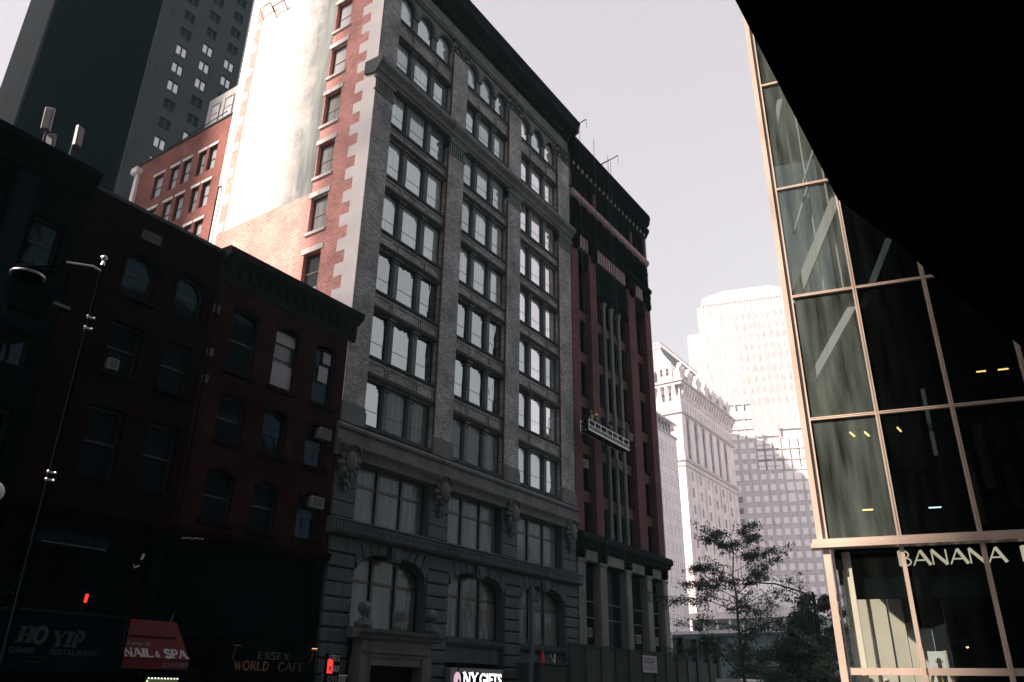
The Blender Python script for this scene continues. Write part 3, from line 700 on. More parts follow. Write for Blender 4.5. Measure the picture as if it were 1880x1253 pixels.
vent((18.3, 28, 13.2), 0.24, 0.28, 'small dark square vent, third from the top on the seam between the red houses')
ac((14.35, 28.15, 12.4), 0.42, 0.42, lab='pale framed air conditioner in the left window of the arched red house')

# ---- dark building at the far left
DB = thing('dark_corner_building', 'nearly black building at the left edge with tall pilasters and rooftop antennas', 'building', (4, 28, 0))
c = MB(DB); cols = [(-6, -3.4, [(5, 12), (13.8, 18.2)]), (-1.6, 1.0, [(5, 12), (13.8, 18.2)]), (2.6, 5.2, [(5, 12), (13.8, 18.2)]), (6.6, 9.2, [(5, 12), (13.8, 18.2)]), (10.4, 11.5, [(8, 10), (11.5, 13.5), (15.2, 17.2)])]
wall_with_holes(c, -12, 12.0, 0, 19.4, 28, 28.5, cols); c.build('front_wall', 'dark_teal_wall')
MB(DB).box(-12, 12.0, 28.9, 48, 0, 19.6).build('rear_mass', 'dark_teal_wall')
for xa, xb in ((-7.6, -6.4), (-3.0, -2.0), (1.3, 2.3), (5.45, 6.35), (9.45, 10.1)): MB(DB).box(xa, xb, 27.7, 28.0, 0.14, 18.4).box(xa - 0.1, xb + 0.1, 27.6, 28.0, 13.0, 13.35).build('pilaster', 'dark_teal_trim')
MB(DB).profile_x([(28.5, 12.6), (27.6, 12.6), (27.45, 12.8), (27.4, 13.0), (28.5, 13.1)], -12, 11.4).build('ledge', 'dark_teal_trim')
MB(DB).profile_x([(28.5, 18.6), (27.8, 18.6), (27.6, 19.0), (27.35, 19.3), (27.3, 19.6), (28.5, 19.8)], -12, 12.0).build('cornice', 'dark_teal_wall')
for xa, xb, zz in cols:
    for za, zb in zz: window(DB, (xa + xb) / 2, 28.3, za, xb - xa, zb - za, 0, 'cross' if xb - xa > 2 else 'sash', 'dark_frame', 'pane_dark', fw=0.1, mull=1, trans=0.6, rise=(1.2 if (xb - xa > 2 and za > 13) else 0))
MB(DB).box(11.75, 12.35, 27.9, 28.02, 14.05, 14.15).build('wall_strip', 'vent_metal')
stone('antenna_white', (0.13, 0.13, 0.145), 0.15, 4, 0.5, 0.1, streak=False)
def antenna(x, z, tilt, rz, lab, h=1.0):
    t = thing('antenna_panel', lab, 'antenna', (x, 30, 19.6), rz, 'panel antennas on the dark roof')
    MB(off=(0, 0, 0)).tube((0, 0, 0), (0, 0, z - 19.6 + h * 0.4), 0.04).build('mast', 'vent_metal', t)
    p = MB(off=(0, 0, 0)).bbox(-0.17, 0.17, -0.3, -0.12, -h / 2, h / 2, 0.05).build('panel', 'antenna_white', t)
    p.location = (0, 0, z - 19.6); p.rotation_euler = (R_(tilt), R_(0), 0)
    MB(off=(0, 0, 0)).box(-0.05, 0.05, -0.13, 0.0, z - 19.6 - h * 0.3, z - 19.6 - h * 0.2).box(-0.05, 0.05, -0.13, 0, z - 19.6 + h * 0.2, z - 19.6 + h * 0.3).build('bracket', 'vent_metal', t)
antenna(10.62, 22.35, 8, R_(-40), 'white panel antenna on the tallest left mast of the dark roof')
antenna(11.0, 21.4, 8, R_(-55), 'white panel antenna lower down between the two tall masts', 0.8)
antenna(11.7, 22.25, -4, R_(20), 'white panel antenna turned to the right, nearest the brick building')
antenna(9.3, 20.9, 5, R_(-60), 'small pale antenna box at the left end of the dark roof', 0.5)
antenna(9.95, 20.9, 5, R_(-10), 'small dim antenna second from the left end of the dark roof', 0.5)

# ---- unseen blocks added out of the picture on the left to shade the street and part of the side wall
stone('limestone', (0.35, 0.33, 0.3), 0.2, 1)
def slab_block(name, x0, x1, y0, y1, h, lab, mat='limestone'):
    t = thing(name, lab, 'building', ((x0 + x1) / 2, (y0 + y1) / 2, 0)); MB(t).box(x0, x1, y0, y1, 0, h).build('wall', mat)
    c = MB(t)
    for k in range(int(h / 4)): c.box(x0 - 0.1, x1 + 0.1, y0 - 0.1, y1 + 0.1, 4 * k + 3.4, 4 * k + 3.7)
    c.build('string_courses', 'grey_iron'); MB(t).box(x0 - 0.4, x1 + 0.4, y0 - 0.4, y1 + 0.4, h, h + 0.8).build('cornice', mat)
LT = thing('louvre_sun_screen', 'added screen of upright louvres that thins the sun, beyond the left edge of the picture', 'building', (-62, 75.4, 0))  # added sun screen; its gaps let a share of sunlight reach the side wall
for k in range(17):
    y = 69.3 + k * 0.583; MB(LT).box(-55.04, -55, y, y + 0.475, 0, 135).build('louvre', 'limestone')
for k in range(12): MB(LT).box(-56, -55.15, 69.4, 79.1, k * 12.2, k * 12.2 + 0.3).build('floor_slab', 'limestone')  # cross strips of the added screen

slab_block('rear_shade_block', -80, -60, 105.6, 240, 205, 'added unseen stone block that casts shade, farther back beyond the left edge of the picture')  # added to keep sun off the rear brick wall and the dark tower
slab_block('street_shade_block', -80, -60, 30, 52.2, 125, 'added unseen limestone block that casts shade, nearest the street beyond the left edge of the picture')  # added to shade the frames towards the right of the glass front
slab_block('black_steel_tower', -60, 4, -70, -25, 150, 'black steel tower behind the camera', 'tower_black')
slab_block('dark_office_block', 40, 75, -60, -32, 32, 'dark office block across the street hidden by the overhang', 'tower_black')

# ============================================================ ORNATE RED BUILDING (right of the grey one)
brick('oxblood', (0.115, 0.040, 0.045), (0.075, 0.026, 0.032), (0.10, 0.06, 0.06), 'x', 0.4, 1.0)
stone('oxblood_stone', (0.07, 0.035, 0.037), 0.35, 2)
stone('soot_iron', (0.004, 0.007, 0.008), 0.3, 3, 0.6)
stone('pale_pink', (0.27, 0.185, 0.19), 0.3, 2)
stone('base_grey', (0.13, 0.14, 0.145), 0.25, 2)
O = thing('ornate_red_building', 'slender dark red building with black ironwork, tall brick piers and stone columns below', 'building', (57, 28, 0))
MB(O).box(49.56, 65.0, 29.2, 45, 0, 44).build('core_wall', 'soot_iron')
bays = [(50.8, 52.8), (53.95, 60.2), (61.7, 63.9)]
for xa, xb in ((49.62, 50.8), (52.8, 53.95), (60.2, 61.7), (63.9, 65.0)):
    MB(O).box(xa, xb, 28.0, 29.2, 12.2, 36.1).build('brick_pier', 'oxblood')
    MB(O).ball(((xa + xb) / 2, 27.95, 36.6), (xb - xa) / 2 + 0.1, 0.3, 0.6, 10, 6).box(xa - 0.1, xb + 0.1, 27.8, 28.4, 36.9, 37.3).ball(((xa + xb) / 2, 27.8, 35.9), 0.35, 0.25, 0.5, 8, 6).build('capital', 'soot_iron')
for xa, xb in ((55.55, 55.95), (56.9, 57.3), (58.35, 58.75)):
    MB(O).lathe(((xa + xb) / 2, 28.35, 0), [(0.22, 12.3), (0.18, 12.8), (0.18, 32.0), (0.28, 32.5), (0.3, 32.7)], 10).build('slim_column', 'base_grey')
levels = [15.0, 18.7, 22.5, 26.35, 30.1]
for z in levels:
    for xa, xb in bays: MB(O).box(xa, xb, 28.45, 28.9, z - 0.45, z + 0.4).build('spandrel', 'oxblood_stone'); MB(O).box(xa, xb, 28.4, 28.5, z + 0.4, z + 0.52).build('sill', 'soot_iron')
zlev = [12.3] + levels + [34.0]
for bi, (xa, xb) in enumerate(bays):
    subs = [(xa, xb)] if bi != 1 else [(xa, 55.6), (55.9, 56.95), (57.25, 58.4), (58.7, xb)]
    for k in range(6):
        zb, zt = zlev[k] + (0.42 if k else 0), zlev[k + 1] - 0.47
        for sa, sb in subs: window(O, (sa + sb) / 2, 28.75, zb, sb - sa, zt - zb, 0, 'sash', 'soot_iron', 'pane_black', fw=0.1)
# round-arched heads of the tall bays
c = MB(O)
c.box(50.8, 63.9, 28.2, 29.2, 34.6, 36.05); c.box(53.95, 60.2, 28.3, 29.2, 33.4, 34.6)
for xa, xb in ((55.95, 56.9), (57.3, 58.35), (53.95, 55.5), (58.75, 60.2)):
    for k in range(5): c.ball((xa + (xb - xa) * k / 4, 28.2, 32.9 + 0.5 * math.sin(math.pi * k / 4)), 0.22, 0.15, 0.25, 7, 5)
c.build('bay_heads', 'soot_iron')
for xa, xb in ((50.8, 52.8), (53.95, 60.2), (61.7, 63.9)):       # striped blocks
    x = xa; c = MB(O); c2 = MB(O)
    while x + 0.34 < xb: c.box(x, x + 0.32, 28.0, 28.6, 36.15, 37.4); c2.box(x + 0.32, x + 0.5, 28.05, 28.6, 36.15, 37.4); x += 0.5
    c.build('striped_frieze', 'pale_pink'); c2.build('striped_joints', 'soot_iron')

MB(O).profile_x([(29.2, 37.4), (27.9, 37.4), (27.7, 37.55), (27.65, 37.9), (29.2, 38.0)], 49.62, 65.1).build('lower_band', 'soot_iron')
# arcade storey
c = MB(O); n = 10; x0, x1 = 49.8, 64.9; st = (x1 - x0) / n
holes = [(x0 + st * k + 0.35, x0 + st * (k + 1) - 0.35, [(38.2, 40.2)]) for k in range(n)]
wall_with_holes(c, 49.62, 65.0, 38.0, 40.7, 28.2, 28.7, holes)
for k in range(n + 1):
    xx = x0 + st * k; c.lathe((xx, 28.05, 38), [(0.2, 0), (0.13, 0.15), (0.13, 1.5), (0.22, 1.75)], 8)
for k in range(n):
    xm = x0 + st * (k + 0.5); r = st / 2 - 0.08
    for i in range(8):
        a0, a1 = math.pi * i / 8, math.pi * (i + 1) / 8
        c.tube((xm + r * math.cos(a0), 28.0, 39.8 + 0.75 * math.sin(a0)), (xm + r * math.cos(a1), 28.0, 39.8 + 0.75 * math.sin(a1)), 0.13, n=6)
c.build('arcade', 'soot_iron')
for k in range(n):
    xm = x0 + st * (k + 0.5); window(O, xm, 28.5, 38.2, st - 0.7, 2.0, 0, 'sash', 'soot_iron', 'pane_blind' if k in (0, 1, 2, 3, 8) else 'pane_sky', fw=0.2)
MB(O).profile_x([(28.7, 40.7), (28.0, 40.7), (27.8, 40.85), (27.75, 41.2), (28.7, 41.3)], 49.62, 65.15).build('string_course', 'pale_pink')
# attic storey
c = MB(O); holes = [(x0 + st * k + 0.5, x0 + st * (k + 1) - 0.5, [(41.7, 43.5)]) for k in range(n)]
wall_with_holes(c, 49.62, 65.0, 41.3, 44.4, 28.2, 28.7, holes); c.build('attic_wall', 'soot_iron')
c = MB(O); c.box(49.7, 50.1, 28.1, 28.3, 41.8, 43.4)
for k in (3, 8): c.box(x0 + st * k - 0.2, x0 + st * k + 0.2, 28.1, 28.3, 41.8, 43.2)
c.build('attic_panels', 'oxblood_stone')
for k in range(n):
    xm = x0 + st * (k + 0.5); window(O, xm, 28.5, 41.7, st - 1.0, 1.8, 0, 'sash', 'soot_iron', 'pane_blind' if k in (2, 4, 5, 6, 7, 8) else 'pane_black', fw=0.1)
c = MB(O)
c.profile_x([(29.2, 44.2), (28.0, 44.2), (27.95, 45.0), (27.8, 45.3), (27.55, 45.6), (27.5, 45.9), (27.42, 46.1), (27.42, 46.4), (27.5, 46.7), (27.7, 46.8), (29.2, 47.1)], 49.62, 65.35)
x = 49.8
while x < 65: c.prism([(x, 28.1, 43.9), (x, 27.6, 44.7), (x, 27.6, 45.0), (x, 28.1, 45.0)], (0.3, 0, 0)); x += 0.8
c.build('roof_cornice', 'soot_iron')
x = 50.2
while x < 65: MB(O).box(x, x + 0.3, 27.93, 28.05, 44.1, 44.45).build('frieze_block', 'pale_pink'); x += 0.8
# stone base: five columns, frieze, cornice
for xa, xb in ((49.66, 50.75), (52.95, 54.0), (57.25, 58.1), (60.9, 61.9), (64.1, 65.0)):
    MB(O).bbox(xa, xb, 27.95, 28.7, 0.14, 9.95, 0.06).box(xa - 0.05, xb + 0.05, 27.9, 28.5, 9.95, 10.2).build('stone_column', 'base_grey')
    cb = MB(O)
    for k in range(5): cb.ball(((xa + xb) / 2 + random.uniform(-.15, .15), 27.85, 10.35 + 0.13 * k), 0.24, 0.2, 0.14, 7, 5)
    cb.build('bracket', 'soot_iron')
MB(O).box(49.62, 65.0, 28.1, 28.9, 10.0, 11.0).build('frieze', 'soot_iron')
for xa, xb in ((50.9, 52.7), (54.2, 57.0), (58.4, 60.7), (62.1, 63.9)): MB(O).bbox(xa, xb, 28.0, 28.2, 10.15, 10.9, 0.04).build('frieze_panel', 'base_grey')
c = MB(O); c.profile_x([(29.0, 11.0), (28.0, 11.0), (27.8, 11.25), (27.6, 11.4), (27.45, 11.5), (27.45, 11.85), (27.6, 12.0), (29.2, 12.25)], 49.62, 65.35)
x = 49.7
while x < 65.2: c.box(x, x + 0.14, 27.62, 27.8, 11.08, 11.3); x += 0.3
c.build('base_cornice', 'dark_iron')
c = MB(O); 
for z in (4.2, 6.3, 7.4): c.box(50.7, 64.2, 28.45, 28.5, z, z + 0.08)
c.build('transom_bars', 'base_grey')
MB(O).box(49.62, 65, 28.62, 29.2, 0, 10).build('window_wall', 'pane_black')
emit('warm_window', (1.0, 0.75, 0.45), 0.55)
c = MB(O)
for xx, z0, z1 in ((54.15, 4.2, 5.3), (54.15, 5.6, 6.3), (58.25, 4.0, 6.1), (58.25, 6.6, 7.0), (54.1, 7.9, 9.6), (58.2, 8.3, 9.7)): c.box(xx, xx + 0.12, 28.55, 28.6, z0, z1)
c.build('lit_window_edges', 'pane_blind')
for i, (x, z, lab) in enumerate(((51.2, 5.0, 'air conditioner low in the first bay between the stone columns'), (59.0, 4.95, 'air conditioner low in the third bay between the stone columns'), (62.2, 4.95, 'air conditioner low in the last bay between the stone columns'), (57.1, 18.2, 'air conditioner near the right end of the hanging platform'), (59.4, 21.2, 'air conditioner in the middle bay, above and right of the hanging platform'), (51.3, 17.0, 'air conditioner just below the left end of the hanging platform'))):
    ac((x, 28.3, z), 0.8, 0.6, lab=lab)
MB(O).box(65.0, 65.15, 28.0, 45, 12, 44).build('side_wall', 'pale_pink')

# ============================================================ GLASS SHOP BUILDING at the right
def stone2(*a, **k): return stone(*a, **k)
stone('pink_metal', (0.54, 0.43, 0.36), 0.3, 1.4, 0.35, 0.05, 0.5, 0.0, streak=False)
stone('beige_panel', (0.82, 0.68, 0.57), 0.12, 2, streak=False)
stone('interior_black', (0.003, 0.0055, 0.007), 0.3, 1)
stone('interior_green', (0.012, 0.02, 0.018), 0.4, 0.5)
stone('brace_white', (0.62, 0.62, 0.64), 0.1, 1, 0.5, 0.05, streak=False)
stone('curtain_brown', (0.10, 0.055, 0.035), 0.4, 3)
glass_clear('store_glass_dirty', (0.76, 0.79, 0.79), 0.02, 0.2)
glass_clear('shop_glass', (0.86, 0.9, 0.9), 0.0, 0.01)
glass_clear('store_glass', (0.5, 0.55, 0.55), 0.0, 0.012)
glass_clear('side_glass', (0.75, 0.8, 0.8), 0.0, 0.03)
emit('gold_letter', (1.0, 0.84, 0.6), 0.26)
emit('warm_lamp', (1.0, 0.55, 0.18), 2.2)
emit('cool_lamp', (0.9, 0.95, 1.0), 1.6)
GRZ = math.atan2(-0.9770, 0.2134)
GB = thing('glass_store_building', 'glass fronted store with pinkish metal mullions at the right edge', 'building', (24.591, 5.608, 0), GRZ)
ZERO = (0, 0, 0)
def LM(): return MB(GB, ZERO)
def world_part(mb_, name, mat, label=None, parent=None):
    o = mb_.build(name, mat, parent or GB, label=label)
    T_ = Matrix.Translation(GB.location) @ Matrix.Rotation(GRZ, 4, 'Z'); o.matrix_parent_inverse = T_.inverted(); return o
TOPZ = 27.2
US = [0, 2.05, 4.08, 6.11, 8.14, 10.17, 12.2, 14.2]
ZS = [5.6, 9.42, 13.7, 17.97, 22.67, TOPZ]
for i, u in enumerate(US):
    if i == 0:
        LM().box(-0.16, 0.0, -0.12, 0.2, 5.72, TOPZ).box(0.0, 0.14, -0.02, 0.15, 5.72, TOPZ).build('corner_mullion', 'pink_metal')
        LM().box(-0.05, 0.14, -0.1, 0.16, 0.14, 5.45).box(0.17, 0.23, 0.0, 0.12, 0.14, 5.45).build('corner_post', 'pink_metal')
    else:
        LM().box(u - 0.06, u - 0.012, -0.06, 0.12, 5.72, TOPZ).box(u + 0.012, u + 0.05, -0.04, 0.12, 5.72, TOPZ).box(u - 0.013, u + 0.013, 0.0, 0.1, 5.72, TOPZ).build('mullion', 'pink_metal')
        LM().box(u - 0.06, u + 0.045, -0.08, 0.12, 0.14, 5.45).build('lower_mullion', 'pink_metal')
for z in ZS[1:]:
    LM().box(0.14, 14.2, -0.05, 0.1, z - 0.05, z - 0.012).box(0.14, 14.2, -0.03, 0.1, z + 0.012, z + 0.045).build('transom', 'pink_metal')
LM().box(-0.35, 14.3, -0.28, 0.25, 5.47, 5.61).box(-0.3, 14.3, -0.22, 0.2, 5.62, 5.72).build('ledge', 'pink_metal')
LM().box(0.23, 14.2, -0.03, 0.1, 2.08, 2.26).build('lower_transom', 'pink_metal')
for i in range(len(US) - 1):
    for k in range(len(ZS) - 1):
        dirty = i == 0
        u0, u1 = US[i] + (0.14 if i == 0 else 0.075), US[i + 1] - 0.075
        LM().box(u0, u1, 0.04, 0.052, ZS[k] + (0.12 if k == 0 else 0.07), ZS[k + 1] - 0.075).build('glass_pane', 'store_glass_dirty' if dirty else 'store_glass')
    LM().box(US[i] + (0.23 if i == 0 else 0.06), US[i + 1] - 0.08, 0.03, 0.042, 2.26, 5.45).build('shop_glass', 'shop_glass')
    LM().box(US[i] + (0.23 if i == 0 else 0.06), US[i + 1] - 0.08, 0.03, 0.042, 0.3, 2.08).build('shop_glass', 'shop_glass')
# structure seen through the glass
LM().box(0.3, 14, 1.6, 12, 5.8, 13.5).build('dark_room', 'interior_black')
LM().box(2.15, 14, 0.9, 12, 13.9, 27).build('dark_room', 'interior_black')
for z in (13.7,): LM().box(0.2, 14, 0.2, 12, z - 0.06, z + 0.12).build('floor_slab', 'interior_black')
def brace(p, q, wd=0.15):
    (u0, z0), (u1, z1) = p, q; d = Vector((u1 - u0, z1 - z0)).normalized(); n_ = Vector((-d.y, d.x)) * wd
    LM().prism([(u0 - n_.x, 0.4, z0 - n_.y), (u1 - n_.x, 0.4, z1 - n_.y), (u1 + n_.x, 0.4, z1 + n_.y), (u0 + n_.x, 0.4, z0 + n_.y)], (0, 0.2, 0)).build('diagonal_brace', 'brace_white')
brace((0.75, 22.3), (0.1, 19.9), 0.09); brace((2.15, 17.7), (0.28, 13.95), 0.16); brace((3.4, 15.5), (2.25, 13.2), 0.1); brace((2.0, 13.35), (0.3, 10.8), 0.12)
brace((1.75, 20.1), (1.0, 18.2), 0.03); brace((1.2, 18.2), (0.5, 16.4), 0.03)
for u in (0.75, 1.15, 1.75): LM().box(u, u + 0.05, 0.7, 0.8, 13.9, 27).build('inner_mullion', 'brace_white')
LM().box(3.42, 3.52, 0.5, 0.6, 8.1, 10.2).build('hanging_pipe', 'brace_white')
# warm curtains in the dark upper room
for u, z0, z1 in ((4.3, 6.2, 8.4), (4.75, 7.2, 9.2), (5.25, 8.3, 9.4), (5.3, 6.6, 7.9), (5.9, 7.6, 9.2)):
    c = LM()
    for k in range(4): c.lathe((u + 0.06 * k, 1.45, 0), [(0.045, z0), (0.045, z1)], 8)
    c.build('curtain', 'curtain_brown')
# side wall along the street with tall slots of clear glass (world coordinates)
W = lambda: MB(off=ZERO)
for xa, xb in ((24.75, 28.58), (28.74, 31.58), (31.74, 34.58), (34.74, 37.58), (37.74, 41)): world_part(W().box(xa, xb, 5.33, 5.34, 0.3, 4.9), 'side_glass', 'side_glass')
for x in (26.0, 28.6, 31.6, 34.6, 37.6): world_part(W().box(x, x + 0.13, 4.89, 5.33, 0.14, 4.78), 'side_fin', 'beige_panel')
for x in (27.3, 30.1, 33.1, 36.1): world_part(W().box(x, x + 0.06, 5.12, 5.3, 0.14, 4.78), 'side_mullion', 'grey_stone')
world_part(W().box(24.75, 41, 5.25, 5.4, 4.9, 5.44), 'side_fascia', 'interior_black')
world_part(W().box(25.0, 25.06, 5.02, 5.3, 0.14, 5.4), 'return_panel', 'beige_panel')
world_part(W().box(24.7, 41, 5.55, 5.57, 13.8, 27), 'side_glass', 'side_glass')
world_part(W().box(24.9, 41, 5.45, 5.6, 5.75, 13.6), 'side_wall_upper', 'interior_black')
world_part(W().box(26.0, 40.5, 3.4, 5.25, 4.78, 5.44), 'ceiling', 'interior_black')
LM().box(2.2, 14.2, 0.63, 14, 4.1, 5.44).build('bulkhead', 'interior_black')
world_part(W().box(41, 41.2, -8, 5.3, 0.14, 5.4).box(30.2, 41, -8, 3.2, 0.14, 4.0), 'back_wall', 'interior_black')
LM().box(-0.16, 14.3, -0.1, 12, TOPZ, TOPZ + 0.3).build('roof', 'grey_iron')
world_part(W().box(24.7, 41, -8, 5.4, 0.14, 0.16), 'shop_floor', 'pavement')

# lamps inside the store: each one a thing
def lamp(u, y, z, l, ang, mat, lab):
    p = Matrix.Rotation(GRZ, 4, 'Z') @ Vector((u, y, z)); p = Vector(GB.location) + p
    t = thing('ceiling_light', lab, 'lamp', p, GRZ + R_(ang), 'slim lamps inside the glass store')
    MB(off=ZERO).box(-l / 2, l / 2, -0.02, 0.02, -0.018, 0.018).build('tube', mat, t)
    MB(off=ZERO).box(-l / 2, l / 2, -0.03, 0.03, 0.02, 0.06).tube((0, 0, 0.05), (0, 0, 0.3), 0.01).build('housing', 'dark_frame', t)
lamp(5.3, 1.4, 10.86, 0.26, 0, 'warm_lamp', 'amber lamp dash high in the dark glass, left of the highest pair')
lamp(5.9, 1.4, 10.85, 0.28, 0, 'warm_lamp', 'amber lamp dash high in the dark glass, right of the highest pair')
lamp(0.26, 0.9, 9.2, 0.5, 75, 'warm_lamp', 'slanting amber lamp beside the corner mullion')
lamp(1.3, 0.9, 9.08, 0.5, 75, 'warm_lamp', 'slanting amber lamp in the middle of the leftmost upper pane')
lamp(1.72, 0.9, 9.05, 0.5, 75, 'warm_lamp', 'slanting amber lamp just left of the second mullion')
lamp(2.65, 0.9, 9.1, 0.5, 75, 'warm_lamp', 'slanting amber lamp just right of the second mullion')
lamp(1.4, 1.4, 6.8, 0.3, 0, 'warm_lamp', 'short dim dash lamp low in the leftmost pane')
lamp(3.25, 1.4, 6.75, 0.34, 0, 'cool_lamp', 'short pale dash lamp low in the second pane')
for u, z, lab in ((3.8, 4.66, 'small amber spot lamp under the last letters of the store sign'), (5.15, 4.6, 'small amber spot lamp at the right edge of the picture'), (3.35, 2.85, 'small amber spot lamp above the store mannequins')):
    p = Vector(GB.location) + Matrix.Rotation(GRZ, 4, 'Z') @ Vector((u, 0.62 if z > 4 else 1.4, z))
    t = thing('spot_lamp', lab, 'lamp', p, 0, 'amber spot lamps inside the glass store')
    MB(off=ZERO).ball((0, 0, 0), 0.035).build('bulb', 'warm_lamp', t); MB(off=ZERO).lathe((0, 0, 0), [(0.045, 0.0), (0.05, 0.08), (0.02, 0.12)], 10).build('housing', 'dark_frame', t)

# ---- lettering: a small stroke font with serifs
def glyph_strokes(ch):
    ell = lambda cx, cy, rx, ry, a0, a1, n=14: [(cx + rx * math.cos(R_(a0 + (a1 - a0) * i / n)), cy + ry * math.sin(R_(a0 + (a1 - a0) * i / n))) for i in range(n + 1)]
    T, t = 1.0, 0.45
    G_ = {'B': ([([(.12, 0), (.12, 1)], T), ([(.12, 1)] + ell(.3, .76, .25, .24, 90, -90) + [(.12, .52)], t), ([(.12, .52)] + ell(.32, .26, .3, .26, 90, -90) + [(.12, 0)], t)], .68),
      'A': ([([(0.02, 0), (.4, 1)], t), ([(.4, 1), (.8, 0)], T), ([(.16, .34), (.66, .34)], t)], .82),
      'N': ([([(.08, 0), (.08, 1)], t), ([(.08, 1), (.72, 0)], T), ([(.72, 0), (.72, 1)], t)], .82),
      'I': ([([(.14, 0), (.14, 1)], T)], .28), 'L': ([([(.12, 0), (.12, 1)], T), ([(.12, .03), (.6, .03)], t), ([(.6, .0), (.6, .2)], t)], .64),
      'S': ([(ell(.3, .75, .22, .23, 20, 270) + ell(.3, .27, .25, .25, 90, -160), T)], .6),
      'P': ([([(.12, 0), (.12, 1)], T), ([(.12, 1)] + ell(.34, .73, .27, .26, 90, -90) + [(.12, .47)], .8)], .68),
      'R': ([([(.12, 0), (.12, 1)], T), ([(.12, 1)] + ell(.32, .75, .25, .24, 90, -90) + [(.12, .51)], t), ([(.34, .51), (.68, 0)], T)], .7),
      'O': ([(ell(.42, .5, .35, .48, 0, 360, 24), .9)], .84), 'H': ([([(.12, 0), (.12, 1)], T), ([(.7, 0), (.7, 1)], T), ([(.12, .5), (.7, .5)], t)], .82),
      'Y': ([([(.02, 1), (.36, .5)], T), ([(.72, 1), (.36, .5)], t), ([(.36, .5), (.36, 0)], T)], .74),
      'E': ([([(.12, 0), (.12, 1)], T), ([(.12, .97), (.6, .97)], t), ([(.12, .5), (.5, .5)], t), ([(.12, .03), (.6, .03)], t)], .66),
      'X': ([([(.04, 1), (.66, 0)], T), ([(.66, 1), (.04, 0)], t)], .7), 'W': ([([(.02, 1), (.26, 0)], T), ([(.26, 0), (.46, .9)], t), ([(.46, .9), (.68, 0)], T), ([(.68, 0), (.92, 1)], t)], .94),
      'D': ([([(.12, 0), (.12, 1)], T), ([(.12, 1)] + ell(.28, .5, .4, .5, 90, -90) + [(.12, 0)], .7)], .76), 'C': ([(ell(.42, .5, .35, .48, 40, 320, 20), .9)], .76),
      'F': ([([(.12, 0), (.12, 1)], T), ([(.12, .97), (.58, .97)], t), ([(.12, .5), (.48, .5)], t)], .62), 'T': ([([(.34, 0), (.34, 1)], T), ([(.02, .97), (.66, .97)], t)], .68),
      'U': ([([(.1, 1), (.1, .3)] + ell(.38, .3, .28, .3, 180, 360) + [(.66, 1)], .8)], .76), 'K': ([([(.12, 0), (.12, 1)], T), ([(.66, 1), (.14, .45)], t), ([(.3, .6), (.7, 0)], T)], .72),
      '&': ([(ell(.34, .76, .17, .2, -60, 200) + [(.2, .6), (.62, .0)], .8), (ell(.3, .26, .24, .25, 100, 330) + [(.62, .45)], .6)], .7)}
    return G_[ch]
def word(text, h, wt, x0, y, z0, serif=False, slant=0.0, gap=0.12, depth=0.03, width=None, kern=1.0):
    """mesh letters in the local x,z plane; stroke weight wt in metres"""
    mb_ = MB(off=ZERO); x = 0; items = []
    for ch in text:
        if ch == ' ': x += 0.45 * kern; continue
        st_, adv = glyph_strokes(ch); items.append((x, st_)); x += (adv + gap) * kern
    tot = x - gap; sx = (width / tot) if width else h
    for gx, st_ in items:
        for pts, k in st_:
            P = [(x0 + (gx + px * kern) * sx + slant * pz * h, z0 + pz * h) for px, pz in pts]; hw = wt * k / 2
            for i in range(len(P) - 1):
                a, b = Vector(P[i]), Vector(P[i + 1]); d = b - a
                if d.length < 1e-6: continue
                d.normalize(); n_ = Vector((-d.y, d.x)) * hw; e = d * (hw * 0.35 if 0 < i or len(P) > 2 else 0)
                a2, b2 = a - e, b + e; yo = y - 0.0007 * (i % 3)
                mb_.prism([(a2.x - n_.x, yo, a2.y - n_.y), (b2.x - n_.x, yo, b2.y - n_.y), (b2.x + n_.x, yo, b2.y + n_.y), (a2.x + n_.x, yo, a2.y + n_.y)], (0, depth, 0))
            if serif:
                for q in ((P[0], pts[0]), (P[-1], pts[-1])):
                    if q[1][1] in (0, 1): 
                        zz_ = q[0][1] - (0 if q[1][1] == 0 else 0.09 * h); mb_.box(q[0][0] - hw - 0.09 * h, q[0][0] + hw + 0.09 * h, y - 0.003, y + depth, zz_, zz_ + 0.09 * h)
    return mb_
def small_text(body, size, loc, parent, mat, name='lettering', shear=0.0, extrude=0.006, offset=0.0, sx=1.0):
    cu = bpy.data.curves.new('lettering', 'FONT'); cu.body = body; cu.size = size; cu.extrude = extrude; cu.shear = shear; cu.offset = offset
    tmp = bpy.data.objects.new('tmp', cu); COL.objects.link(tmp); bpy.context.view_layer.update()
    me = bpy.data.meshes.new_from_object(tmp.evaluated_get(bpy.context.evaluated_depsgraph_get())); bpy.data.objects.remove(tmp); bpy.data.curves.remove(cu)
    me.materials.clear(); me.materials.append(MATS[mat]); o = bpy.data.objects.new(name, me); COL.objects.link(o); o.parent = parent
    o.location = loc; o.rotation_euler = (R_(90), 0, 0); o.scale = (sx, 1, 1); return o
# store letters behind the glass, on the dark bulkhead
lt = thing('store_sign', 'pale gold capital letters of the clothing store behind the upper shop glass', 'sign', GB.location, GRZ)
word('BANANA', 0.41, 0.085, 1.92, 0.5, 4.98, gap=0.03, depth=0.03, width=2.74, kern=1.0).build('lettering', 'gold_letter', lt)
word('R', 0.41, 0.1, 5.02, 0.5, 4.98, gap=0.03, depth=0.03, width=0.32).build('lettering', 'gold_letter', lt)
MB(off=ZERO).box(0.5, 14, 0.56, 0.62, 4.1, 5.44).build('sign_board', 'interior_black', lt)

